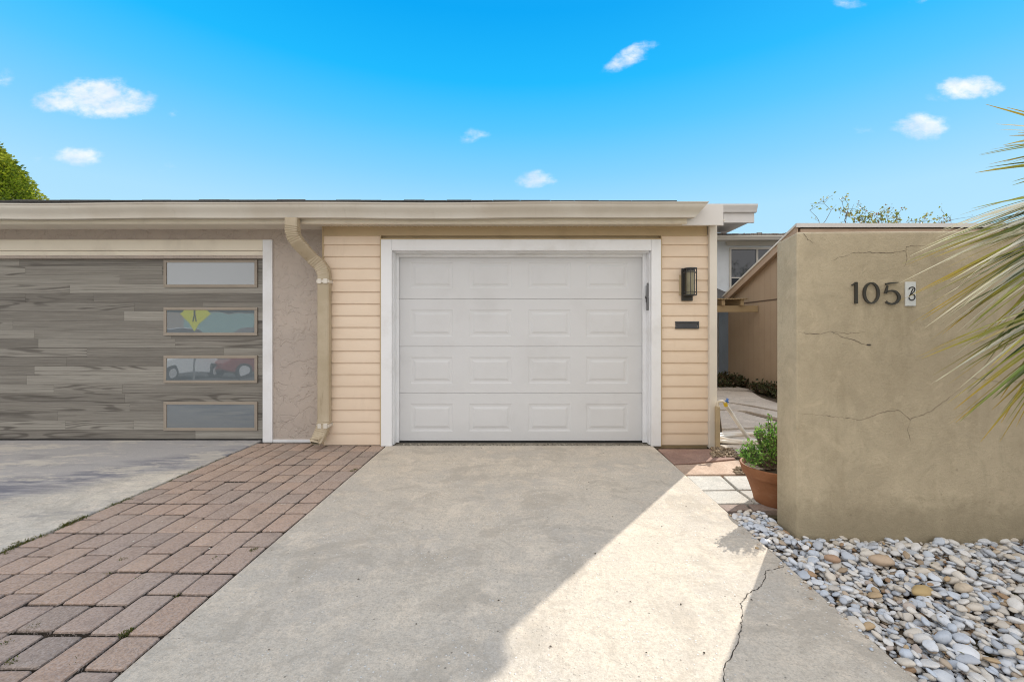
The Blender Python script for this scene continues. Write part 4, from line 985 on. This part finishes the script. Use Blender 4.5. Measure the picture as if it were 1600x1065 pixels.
# ------------------------------------------------------------------ foliage generators
def shrub(name, label, cat, c, rx, ry, h, n, pal_, seed, L_=.035, w=.012, upb=.4, group=None):
    r = np.random.default_rng(seed); root = thing(name, label, cat, (c[0], c[1], c[2]), group); lf = MB(); st = MB()
    for i in range(n):
        a = r.uniform(0, 6.283); q = math.sqrt(r.uniform(0, 1)); hh = h*(1-.55*q*q)*r.uniform(.55, 1.08)
        tip = Vector((rx*q*math.cos(a), ry*q*math.sin(a), hh)); base = Vector((tip.x*.4, tip.y*.4, -.02)); mid = base.lerp(tip, .6)+Vector(r.normal(size=3))*.02
        st.tube([base, mid, tip], [.004,.003,.0015], 4)
        for k in range(12):
            p = base.lerp(tip, r.uniform(.3, 1.05))+Vector(r.normal(size=3))*.022; d = (Vector(r.normal(size=3))+Vector((0,0,upb))).normalized(); cc = pal_[r.integers(len(pal_))]; g_ = r.uniform(.7, 1.3)
            leaf(lf, p, d, Vector(r.normal(size=3)).normalized(), L_*r.uniform(.6,1.3), w*r.uniform(.7,1.3), tuple(v*g_ for v in cc))
    lf.build('foliage', M['leaf'], root, recalc=False); st.build('stems', M['bark'], root); return root
dk = [(.05,.06,.02),(.08,.075,.03),(.12,.07,.035),(.10,.11,.045)]
shrub('low_shrub', 'dark straggly low shrub under the timber canopy against the blue wall', 'shrub', (4.55,9.5,0), .55,.35,.26, 230, dk, 21, .07, .022)
shrub('low_shrub', 'dark brown-green shrub at the base of the tan grooved wall', 'shrub', (4.90,8.2,0), .22,.75,.22, 200, dk, 22, .06, .018)
shrub('low_shrub', 'reddish dry shrub nearest the boundary wall along the garden walk', 'shrub', (4.72,7.15,0), .36,.4,.30, 190, [(.12,.07,.04),(.09,.07,.03),(.16,.10,.06),(.08,.09,.03)], 23, .055, .012)

def tree(name, label, c, top, rad, n, pal_, seed, trunk_h):
    """dense conical evergreen built of drooping clumps"""
    r = np.random.default_rng(seed); root = thing(name, label, 'tree', (c[0], c[1], -.1)); lf = MB(); tr = MB()
    tr.tube([(0,0,0),(.1,.05,top*.4),(0,0,top*.93)], [.28,.18,.03], 12)
    ncl = 900
    for i in range(ncl):
        t_ = r.uniform(0, 1)**.8; z = trunk_h+(top-trunk_h)*t_; a = r.uniform(0, 6.283)
        prof = rad*(1-t_)**.62*(1+.10*math.sin(3*a+seed)+.07*math.sin(7*a+z*2))
        rr = prof*r.uniform(.80, 1.0); cc = Vector((rr*math.cos(a), rr*math.sin(a), z)); cs_ = rad*.11*r.uniform(.8,1.3)
        if i % 6 == 0: tr.tube([(0,0,z-.5*rr*.4), cc*.5+Vector((0,0,z*.5-.1)), cc], [.05,.03,.01], 5)
        hue = pal_[r.integers(len(pal_))]; out = Vector((math.cos(a), math.sin(a), .55)).normalized()
        for k in range(n):
            o_ = Vector(r.normal(size=3)); o_ = o_.normalized()*cs_*r.uniform(.6, 1)**.5; o_.z *= .8; p = cc+o_
            d = (o_.normalized()+out*.5+Vector((0,0,.1))+Vector(r.normal(size=3))*.35).normalized(); g_ = r.uniform(.75, 1.25)
            leaf(lf, p, d, Vector(r.normal(size=3)).normalized(), .11*r.uniform(.6,1.3), .032, tuple(v*g_ for v in hue))
    tr.build('trunk', M['bark'], root); lf.build('crown', M['needle'], root, recalc=False); return root
tree('evergreen_tree', 'dense yellow-green conical tree rising behind the left end of the roof', (-18.6, 14.0), 7.95, 3.3, 110, [(.30,.36,.03),(.40,.44,.04),(.18,.25,.02),(.50,.52,.07),(.12,.18,.015)], 4, 1.2)

# sparse twiggy vine over the tan roof
vt = thing('climbing_vine', 'sparse twiggy vine with yellowish leaves standing above the tan house roof', 'vine', (6.6, 8.3, 2.6)); rv = np.random.default_rng(9); lf = MB(); st = MB()
stems = [((1278,352),(1272,310),3),((1290,352),(1296,300),3),((1325,352),(1322,298),6),((1335,352),(1330,308),16),((1345,352),(1348,312),24),((1355,352),(1352,330),26),((1368,352),(1382,322),24),((1380,352),(1396,318),15),((1392,352),(1404,328),22),((1405,352),(1392,330),16),((1420,352),(1436,334),14),((1432,352),(1440,328),13),((1445,352),(1470,330),7),((1460,352),(1482,325),6),((1490,352),(1478,334),3),((1360,352),(1340,318),22),((1325,340),(1312,300),4),((1380,352),(1364,330),16)]
for (a, b, nl) in stems:
    A = P(a[0], a[1]+14, 8.3)-vt.location; B = P(b[0], b[1]+8, 8.3+rv.uniform(-.2,.3))-vt.location; prev = A; pts_ = [A]
    for k in range(1, 6): pts_.append(A.lerp(B, k/5)+Vector(rv.normal(size=3))*.035)
    st.tube(pts_, [.007,.006,.005,.004,.003,.002], 5)
    for q in range(4):
        s0 = pts_[rv.integers(2,6)]; e0 = s0+Vector((rv.normal()*.14, rv.normal()*.08, abs(rv.normal())*.07)); st.tube([s0, s0.lerp(e0,.5)+Vector(rv.normal(size=3))*.015, e0], [.003,.0025,.0015], 4)
        for k in range(nl//3+1):
            d = Vector(rv.normal(size=3)).normalized(); c = ((.38,.36,.08),(.28,.30,.06),(.50,.45,.18),(.20,.22,.05),(.30,.16,.12))[rv.integers(5)]
            leaf(lf, e0.lerp(s0, rv.uniform(0,.5))+Vector(rv.normal(size=3))*.03, d, Vector(rv.normal(size=3)).normalized(), rv.uniform(.03,.06), rv.uniform(.012,.02), c)
    for k in range(nl):
        s0 = A.lerp(B, rv.uniform(.05,1.0)**1.5); d = Vector(rv.normal(size=3)).normalized(); c = ((.38,.36,.08),(.28,.30,.06),(.50,.45,.18),(.20,.22,.05))[rv.integers(4)]
        leaf(lf, s0+Vector(rv.normal(size=3))*.05, d, Vector(rv.normal(size=3)).normalized(), rv.uniform(.05,.085), rv.uniform(.018,.03), c)
lf.build('leaves', M['leaf'], vt, recalc=False); st.build('twigs', M['bark'], vt)

# ------------------------------------------------------------------ palm
pm = thing('palm', 'palm with long yellow-tipped drooping leaflets leaning in front of the tan wall', 'palm', (3.35, 1.95, 0)); ploc = Vector(pm.location)
m = MB(); tp_ = []; 
for k in range(26): tp_.append((.06*math.sin(k*.2), 0, k*.062))
m.tube(tp_, [.13-.002*k+(.012 if k % 2 else 0) for k in range(26)], 14); m.build('trunk', M['bark'], pm)
rp_ = np.random.default_rng(15)
def blade(mb, base, tip, sag, w, c0, c1, tw):
    """narrow folded leaflet from base to tip with a sagging midrib; colour runs from c0 to c1 near the tip"""
    n = 12; pts = []; d = tip-base; side = d.cross(Vector((0,0,1))).normalized(); side = (Matrix.Rotation(tw, 3, d.normalized()) @ side)
    upv = side.cross(d).normalized()
    for i in range(n+1):
        u = i/n; pts.append(base+d*u+Vector((0,0,1))*sag*4*u*(1-u)*(.5+.5*(1-u)))
    vs_ = []
    for i, p in enumerate(pts):
        u = i/n; ww = w*(min(1, .55+2.5*u))*(1-u**1.6)**.9+.0006
        vs_ += [p-side*ww+upv*ww*.55, p, p+side*ww+upv*ww*.55]
    for i in range(n):
        u = i/n; c = tuple(a*(1-max(0,(u-.35)/.65))+b*max(0,(u-.35)/.65) for a, b in zip(c0, c1))
        o = len(mb.v); 
        mb.v += [tuple(v) for v in vs_[3*i:3*i+6]]; mb.f += [(o,o+1,o+4,o+3),(o+1,o+2,o+5,o+4)]; mb.c += [c,c]
greens = [(.28,.35,.05),(.38,.42,.07),(.17,.26,.05),(.30,.29,.09),(.07,.12,.05),(.42,.40,.24),(.56,.52,.40)]
tips = [(.50,.33,.03),(.42,.36,.06),(.58,.42,.10),(.30,.30,.06),(.60,.56,.42)]
def frond(rach, blades, sag, w):
    """rach: list of (px,py,Y) of the rachis; blades: (t along rachis, tip px, tip py, tip Y)"""
    R3 = [P(*q)-ploc for q in rach]; m = MB(); m.tube([Vector((0,0,1.5))]+R3, [.016]+[.013-.008*i/(len(R3)-1) for i in range(len(R3))], 7)
    fo = m.build('frond', M['pipe'], pm); b = MB()
    for (t_, px, py, Y) in blades:
        f = t_*(len(R3)-1); i = min(int(f), len(R3)-2); base = R3[i].lerp(R3[i+1], f-i); tip = P(px, py, Y)-ploc
        blade(b, base, tip, sag*rp_.uniform(.6,1.4), w*rp_.uniform(.7,1.25), greens[rp_.integers(7)], tips[rp_.integers(5)], rp_.uniform(-.9,.9))
    b.build('foliage', M['palm'], fo, recalc=False)
def frond(rach, blades, sag, w, wm=None):
    """rach: photo points of the rachis; blades: (tip px, tip py, edge py at x=1600, Y, colour key)"""
    R3 = [P(*q)-ploc for q in rach]; m = MB(); m.tube([Vector((0,0,1.55))]+R3, [.016]+[.013-.008*i/(len(R3)-1) for i in range(len(R3))], 7)
    fo = m.build('frond', M['pipe'], pm); b = MB(); Rw = [P(*q) for q in rach]
    for (px, py, ey, Y, ck) in blades:
        sl = (ey-py)/(1600-px); tip = P(px, py, Y); best = None
        for i in range(len(rach)-1):                     # where the blade's line meets the rachis
            for j in range(12):
                u = j/12; qx = rach[i][0]*(1-u)+rach[i+1][0]*u; qy = rach[i][1]*(1-u)+rach[i+1][1]*u
                e = abs(qy-(ey+sl*.9*(qx-1600)))
                if best is None or e < best[0]: best = (e, Rw[i].lerp(Rw[i+1], u))
        c0, c1 = {'g': (greens[rp_.integers(3)], tips[rp_.integers(4)]), 'y': ((.30,.30,.07),(.56,.36,.03)), 'w': ((.78,.76,.66),(.74,.68,.45)), 'd': ((.07,.12,.05),(.22,.24,.06)), 'm': (greens[3+rp_.integers(3)], tips[rp_.integers(5)])}[ck]  # 'w' blades have white sun glints painted into the leaf colour
        for rep in range(1 if rp_.random() < .3 else 2):
            jt = Vector(rp_.normal(size=3))*(.016 if rep else 0); jb = Vector(rp_.normal(size=3))*(.02 if rep else 0); k2 = rp_.uniform(.75, 1.0) if rep else 1
            bb = best[1]-ploc+jb; tt = bb.lerp(tip-ploc+jt, k2)
            blade(b, bb, tt, sag*rp_.uniform(.5,1.3), w*rp_.uniform(.9,1.5)*(1.3 if ck in 'dg' else 1), c0, c1, rp_.uniform(-.8,.8))
    b.build('foliage', M['palm'], fo, recalc=False)
# upper frond against the sky
frond([(1760,235,1.82),(1720,215,1.8),(1690,215,1.8),(1670,235,1.8),(1660,275,1.8)],
      [(1540,163,184,1.75,'y'),(1530,243,232,1.75,'g'),(1524,270,262,1.75,'g'),(1548,234,224,1.85,'m'),(1545,257,247,1.8,'m'),(1577,212,204,1.8,'m'),(1556,194,200,1.8,'w'),(1540,262,256,1.85,'d'),(1582,284,280,1.8,'m'),(1570,228,228,1.9,'m'),(1575,256,250,1.85,'m')], .01, .0055)
# broad middle frond sweeping across the wall
mid = [(1500,336,312,'m'),(1518,326,318,'g'),(1488,352,322,'y'),(1470,360,322,'w'),(1462,372,330,'w'),(1438,388,325,'w'),(1448,384,338,'m'),(1410,412,336,'m'),(1422,400,330,'w'),(1416,414,346,'y'),(1430,404,350,'g'),(1470,378,352,'g'),
       (1440,398,344,'w'),(1460,392,348,'w'),(1478,384,340,'w'),(1500,372,345,'w'),(1406,442,352,'w'),(1460,402,360,'g'),(1475,404,366,'w'),(1490,398,362,'w'),(1505,396,372,'m'),(1405,470,386,'y'),(1428,458,380,'y'),(1440,468,392,'m'),
       (1450,446,376,'g'),(1470,440,384,'g'),(1485,438,380,'w'),(1500,442,386,'w'),(1512,430,392,'w'),(1445,512,412,'w'),(1460,498,402,'g'),(1468,506,418,'w'),(1478,510,428,'w'),(1490,490,408,'w'),(1500,500,424,'m'),(1455,530,438,'y'),
       (1440,500,405,'m'),(1424,505,400,'y'),(1480,460,398,'d'),(1520,455,402,'d'),(1508,470,412,'w'),(1530,468,422,'w'),(1495,520,440,'w'),(1510,515,446,'g'),(1475,420,372,'y'),(1535,410,378,'d'),(1480,372,330,'g'),(1528,345,322,'w'),(1545,360,335,'w'),(1540,385,358,'m')]
frond([(1720,205,2.0),(1700,260,2.0),(1680,320,2.0),(1668,380,2.0),(1662,440,2.0)], [(a, b, c, 2.0+rp_.normal()*.07, k) for a, b, c, k in mid], .028, .0062)
low = [(1432,558,492,'y'),(1440,560,500,'g'),(1455,545,490,'g'),(1495,545,500,'m'),(1516,540,505,'m'),(1454,600,520,'w'),(1480,562,505,'m'),(1458,586,510,'m'),(1482,600,520,'y'),(1500,580,520,'m'),(1490,640,560,'y'),(1484,662,568,'y'),(1480,630,548,'g'),(1500,658,575,'g'),
       (1515,640,580,'d'),(1532,690,610,'y'),(1540,680,618,'g'),(1562,690,640,'y'),(1572,660,625,'g'),(1530,610,560,'m'),(1545,575,530,'g'),(1520,560,515,'g'),(1510,615,545,'d'),(1550,640,596,'m'),(1560,610,575,'w'),(1525,530,470,'g'),(1540,545,488,'d'),(1512,520,455,'m'),(1500,605,530,'w')]
frond([(1730,330,1.86),(1705,390,1.86),(1685,440,1.86),(1672,490,1.86),(1668,545,1.86)], [(a, b, c, 1.86+rp_.normal()*.06, k) for a, b, c, k in low], .022, .0058)
frond([(1740,280,2.15),(1715,330,2.15),(1690,390,2.15),(1675,450,2.15)], [(1540+rp_.normal()*35, 360+14*k+rp_.normal()*10, 325+11*k+rp_.normal()*8, 2.14+rp_.normal()*.05, 'dgmgw'[k % 5]) for k in range(16)], .02, .0065)

# ------------------------------------------------------------------ tan neighbour house
th = thing('tan_house', 'tan house with vertical grooved boards and a single-slope roof behind the boundary wall', 'house', (5.04, 7.7, 0))
HX = 5.04
def zr(y): return 3.085-.385*(y-7.62)
m = MB(); m.prism([(7.75,-.1),(10.3,-.1),(10.3,zr(10.3)-.02),(7.75,zr(7.75)-.02)], 'x', HX, HX+11); sub(th, m, 'wall', M['t111'])
m = MB(); y1, y2 = 7.76, 10.29; z1_ = H+(VY-467.5)/F*(F*HX/(1213-VX)); m.prism([(y1,z1_-.012),(y2,z1_-.012),(y2,z1_+.012),(y1,z1_+.012)], 'x', HX-.008, HX-.001); sub(th, m, 'band', M['darkbrown'])
m = MB(); m.add([(HX-.02,7.56,zr(7.56)+.0),(HX+11,7.56,zr(7.56)),(HX+11,10.6,zr(10.6)),(HX-.02,10.6,zr(10.6)),(HX-.02,7.56,zr(7.56)+.035),(HX+11,7.56,zr(7.56)+.035),(HX+11,10.6,zr(10.6)+.035),(HX-.02,10.6,zr(10.6)+.035)],
      [(0,3,2,1),(4,5,6,7),(0,1,5,4),(1,2,6,5),(2,3,7,6),(3,0,4,7)]); sub(th, m, 'roof', M['shingle_dark'])
m = MB()
m.prism([(7.555,zr(7.555)-.13),(10.62,zr(10.62)-.13),(10.62,zr(10.62)+.03),(7.555,zr(7.555)+.03)], 'x', HX-.12, HX-.095); sub(th, m, 'rake_board', M['tanpaint'])
m = MB(); m.prism([(7.55,zr(7.55)+.004),(10.63,zr(10.63)+.004),(10.63,zr(10.63)+.045),(7.55,zr(7.55)+.045)], 'x', HX-.14, HX-.021); sub(th, m, 'drip_edge', M['cornertrim'])
m = MB(); m.prism([(7.58,zr(7.58)-.10),(10.6,zr(10.6)-.10),(10.6,zr(10.6)-.085),(7.58,zr(7.58)-.085)], 'x', HX-.094, HX-.001); sub(th, m, 'soffit', M['tanpaint'])
m = MB(); m.box(HX-.14, HX+11, 7.52, 7.549, zr(7.55)-.028, zr(7.55)+.046); sub(th, m, 'fascia', M['fascia'])
m = MB(); m.box(HX-.05, HX+11, 7.555, 7.745, zr(7.55)-.32, zr(7.6)-.03); sub(th, m, 'frieze', M['tanpaint'])

# ------------------------------------------------------------------ white house far behind
YH = 11.5
wh = thing('white_house', 'pale house with a wide dark window and beige gutter behind the garage', 'house', (4.0, YH, 0))
ez = H+(VY-377)/F*YH
m = MB(); m.box(-4, 12, YH, YH+5, -.1, ez+.02); sub(wh, m, 'wall', M['housewhite'])
xw0, xw1, zw0, zw1 = (1142-VX)/F*YH, (1236-VX)/F*YH, H+(VY-455)/F*YH, H+(VY-390)/F*YH
wn = MB(); f = .05
wn.box(xw0-f, xw1+f, YH-.03, YH-.001, zw1, zw1+f); wn.box(xw0-f, xw1+f, YH-.03, YH-.001, zw0-f, zw0); wn.box(xw0-f, xw0, YH-.029, YH-.002, zw0, zw1); wn.box(xw1, xw1+f, YH-.029, YH-.002, zw0, zw1)
for px in (1181,): x = (px-VX)/F*YH; wn.box(x, x+.05, YH-.028, YH-.003, zw0, zw1)
x = (1141-VX)/F*YH; zz = H+(VY-434)/F*YH; wn.box(xw0+.001, xw1-.001, YH-.020, YH-.0035, zz-.015, zz+.015)
wno = sub(wh, wn, 'window', M['cornertrim'])
m = MB(); m.box(xw0, xw1, YH-.006, YH-.002, zw0, zw1); m.v = [tuple(Vector(v)-Vector((4.0,YH,0))) for v in m.v]; m.build('pane', M['glass'], wno)
m = MB(); m.box(-4, 12.3, YH-.62, YH+.0, ez, ez+.02); m.box((1134-VX)/F*YH, 12, YH-.05, YH-.001, ez-.12, ez-.001); sub(wh, m, 'soffit', M['soffit'])
m = MB(); g1 = H+(VY-374.5)/F*(YH-.7); g2 = H+(VY-368)/F*(YH-.75); m.prism([(YH-.63,g1),(YH-.70,g1),(YH-.72,g1+.03),(YH-.76,g2-.02),(YH-.76,g2),(YH-.63,g2)], 'x', -4, (1228-VX)/F*(YH-.7)); sub(wh, m, 'gutter', M['cornertrim'])
m = MB(); zz = g2; m.add([(-4,YH-.66,zz+.02),(12.3,YH-.66,zz+.02),(12.3,YH+3,zz+.5),(-4,YH+3,zz+.5),(-4,YH-.66,zz+.05),(12.3,YH-.66,zz+.05),(12.3,YH+3,zz+.7),(-4,YH+3,zz+.7)], [(0,3,2,1),(4,5,6,7),(0,1,5,4),(1,2,6,5),(2,3,7,6),(3,0,4,7)])
x = 3; 
while x < 9.5:
    w = random.uniform(.12,.3); h_ = random.uniform(.0,.035); m.box(x, x+w, YH-.67, YH-.3, zz+.05, zz+.065+h_); x += w+.01
sub(wh, m, 'roof', M['shingle'])
for px in (1157, 1217):
    x = (px-VX)/F*(YH+.5); m = MB(); m.tube([(x,YH+.3,zz+.1),(x,YH+.3,zz+.30)], .022, 10); sub(wh, m, 'vent_pipe', M['grey'])
m = MB(); a = (1139-VX)/F*10.9; b = (1149-VX)/F*10.9; m.box(a, b+.3, 10.9, 11.45, -.1, H+(VY-484)/F*10.9+.3); sub(wh, m, 'blue_wall', M['houseblue'])
m = MB(); m.add([(3.9,10.2,2.02),(5.3,10.2,2.02),(5.1,11.4,2.45),(3.9,11.4,2.45),(3.9,10.2,2.0),(5.3,10.2,2.0),(5.1,11.4,2.4),(3.9,11.4,2.4)], [(0,1,2,3),(4,7,6,5),(0,4,5,1),(1,5,6,2),(2,6,7,3),(3,7,4,0)]); sub(wh, m, 'lean_to_roof', M['shingle_dark'])
# porch roof whose fascia shows past the garage corner
YP = 10.1; m = MB(); zt1 = H+(VY-331)/F*YP; zt2 = H+(VY-348)/F*YP; xe = (1179-VX)/F*YP; xm = (1131-VX)/F*YP; zt3 = H+(VY-350)/F*YP
m.box(0.5, xm-.005, YP, YP+.05, zt3-.04, zt1); m.box(xm, xe, YP+.004, YP+.05, zt2, zt1); m.box(.5, xe-.02, YP+.051, YP+1.3, zt2+.05, zt1-.02); sub(wh, m, 'porch_fascia', M['fascia'], bevel=.01)
m = MB(); zg = H+(VY-320.5)/F*YP; xg = (1184-VX)/F*(YP-.1)
m.prism([(YP-.002,zt1-.03),(YP-.06,zt1-.02),(YP-.075,zt1+.03),(YP-.11,zg-.04),(YP-.11,zg),(YP-.002,zg)], 'x', .5, xg); sub(wh, m, 'porch_gutter', M['fascia'])
m = MB(); m.box(.6, 4.3, YP+.3, YP+1.3, -.1, zt2+.04); sub(wh, m, 'porch_wall', M['housewhite'])

# timber canopy
cn = thing('timber_canopy', 'weathered timber canopy with ribbed cover fixed to the tan grooved wall', 'canopy', (4.4, 9.0, 0))
zb0, zb1 = H+(VY-486)/F*9, H+(VY-478)/F*9; ztp = H+(VY-467.5)/F*9
m = MB(); m.box(3.75, HX-.012, 8.98, 9.03, zb0-.02, zb1+.01); sub(cn, m, 'beam', M['lumber'], bevel=.005)
for px in (1127, 1156): 
    x = (px-VX)/F*9; m = MB(); m.box(x-.035, x+.035, 8.90, 10.1, zb1+.011, ztp-.014); sub(cn, m, 'joist', M['lumber'], bevel=.004)
m = MB(); x = 3.6
while x < HX-.3: m.prism([(x,ztp),(x+.03,ztp+.014),(x+.06,ztp),(x+.06,ztp-.012),(x+.03,ztp+.002),(x,ztp-.012)], 'y', 8.85, 10.15); x += .0602
sub(cn, m, 'ribbed_cover', M['lumber'])
m = MB(); m.box(3.80, 3.88, 8.94, 8.979, -.05, zb1+.3); sub(cn, m, 'post', M['lumber'])

# ------------------------------------------------------------------ across the street (seen in the door's panes)
oh = thing('opposite_house', 'taupe house with pale teal garage door across the street, reflected in the door panes', 'house', (-18, -18, -.06))
m = MB(); m.box(-34, -8, -24, -18, -.06, 2.9); sub(oh, m, 'wall', M['houseclay'])
m = MB(); m.add([(-35,-17.4,2.85),(-7,-17.4,2.85),(-7,-21,4.3),(-35,-21,4.3),(-35,-24.6,2.85),(-7,-24.6,2.85)], [(0,1,2,3),(3,2,5,4),(0,3,4),(1,5,2)]); sub(oh, m, 'roof', M['shingle'])
for a in (-29,-22,-15.5):
    m = MB(); m.box(a, a+4.6, -17.98, -17.9, -.06, 2.3); 
    for k in range(4): m.box(a+.1+k*1.15, a+.14+k*1.15, -17.9, -17.88, -.04, 2.3)
    sub(oh, m, 'garage_door', M['teal'])
    m = MB(); m.box(a+4.8, a+5.3, -17.95, -17.85, -.06, 2.5); sub(oh, m, 'pilaster', M['white'])
def car(loc, rz, paint, label, seed=0):
    root = thing('parked_car', label, 'car', loc, 'cars parked across the street'); root.rotation_euler = (0,0,rz)
    low = [(-2.2,.35),(-2.25,.62),(-2.1,.86),(-1.3,.95),(-.2,.98),(1.0,.97),(1.9,.88),(2.2,.7),(2.25,.38),(1.9,.25),(-1.9,.25)]
    m = MB(); m.prism(low, 'y', -.88, .88); m.build('body', paint, root, bevel=.08, seg=3)
    m = MB(); bt = [(-1.5,.93),(-.75,1.40),(.45,1.42),(1.25,.95)]; n = 4
    m.add([(x,-.82+ (.14 if z > 1.2 else 0),z) for x, z in bt]+[(x,.82-(.14 if z > 1.2 else 0),z) for x, z in bt], [(0,1,2,3),(4,7,6,5),(0,4,5,1),(1,5,6,2),(2,6,7,3)]); m.build('cabin_glass', M['glass'], root, bevel=.03)
    m = MB(); m.box(-.74,.44,-.67,.67,1.405,1.44); m.build('roof_panel', paint, root, bevel=.012)
    for sx in (-1.35,1.4):
        for sy in (-.86,.86):
            m = MB(); m.tube([(sx,sy-.1,.33),(sx,sy+.1,.33)], .33, 22); w = m.build('wheel', M['tyre'], root)
            m = MB(); m.tube([(sx,sy-.112,.33),(sx,sy+.112,.33)], .2, 14); m.build('rim', M['rim'], w)
car((-15.0,-8.6,-.10), R(84), M['carwhite'], 'white car parked across the way, mirrored in the third pane from the top')
car((-13.6,-12.2,-.10), R(112), M['carred'], 'dark red car parked across the way, mirrored in the third pane from the top')
sg = thing('warning_sign', 'yellow diamond warning sign mirrored in the second pane of the wood-look door', 'sign', (-10.35,-3.8,-.1))
m = MB(); c_ = Vector((-10.35,-3.8,1.74)); m.add([c_+Vector(v) for v in ((0,0,-.52),(.5,0,0),(0,0,.52),(-.5,0,0),(0,-.01,-.52),(.5,-.01,0),(0,-.01,.52),(-.5,-.01,0))], [(0,1,2,3),(4,7,6,5),(0,4,5,1),(1,5,6,2),(2,6,7,3),(3,7,4,0)]); sub(sg, m, 'sign_face', M['signyellow'])
m = MB(); m.tube([(-10.35,-3.83,-.1),(-10.35,-3.83,2.2)], .03, 8); sub(sg, m, 'post', M['grey'])
m = MB(); m.box(-10.39,-10.31,-3.789,-3.785,1.70,2.0)
m.add([c_+Vector(v) for v in ((-.10,.012,-.25),(-.04,.012,-.25),(.02,.012,.0),(-.03,.012,.02))], [(0,1,2,3)]); m.add([c_+Vector(v) for v in ((.06,.012,-.25),(.12,.012,-.25),(.04,.012,.02),(-.01,.012,.0))], [(0,1,2,3)]); sub(sg, m, 'symbol', M['ink'])
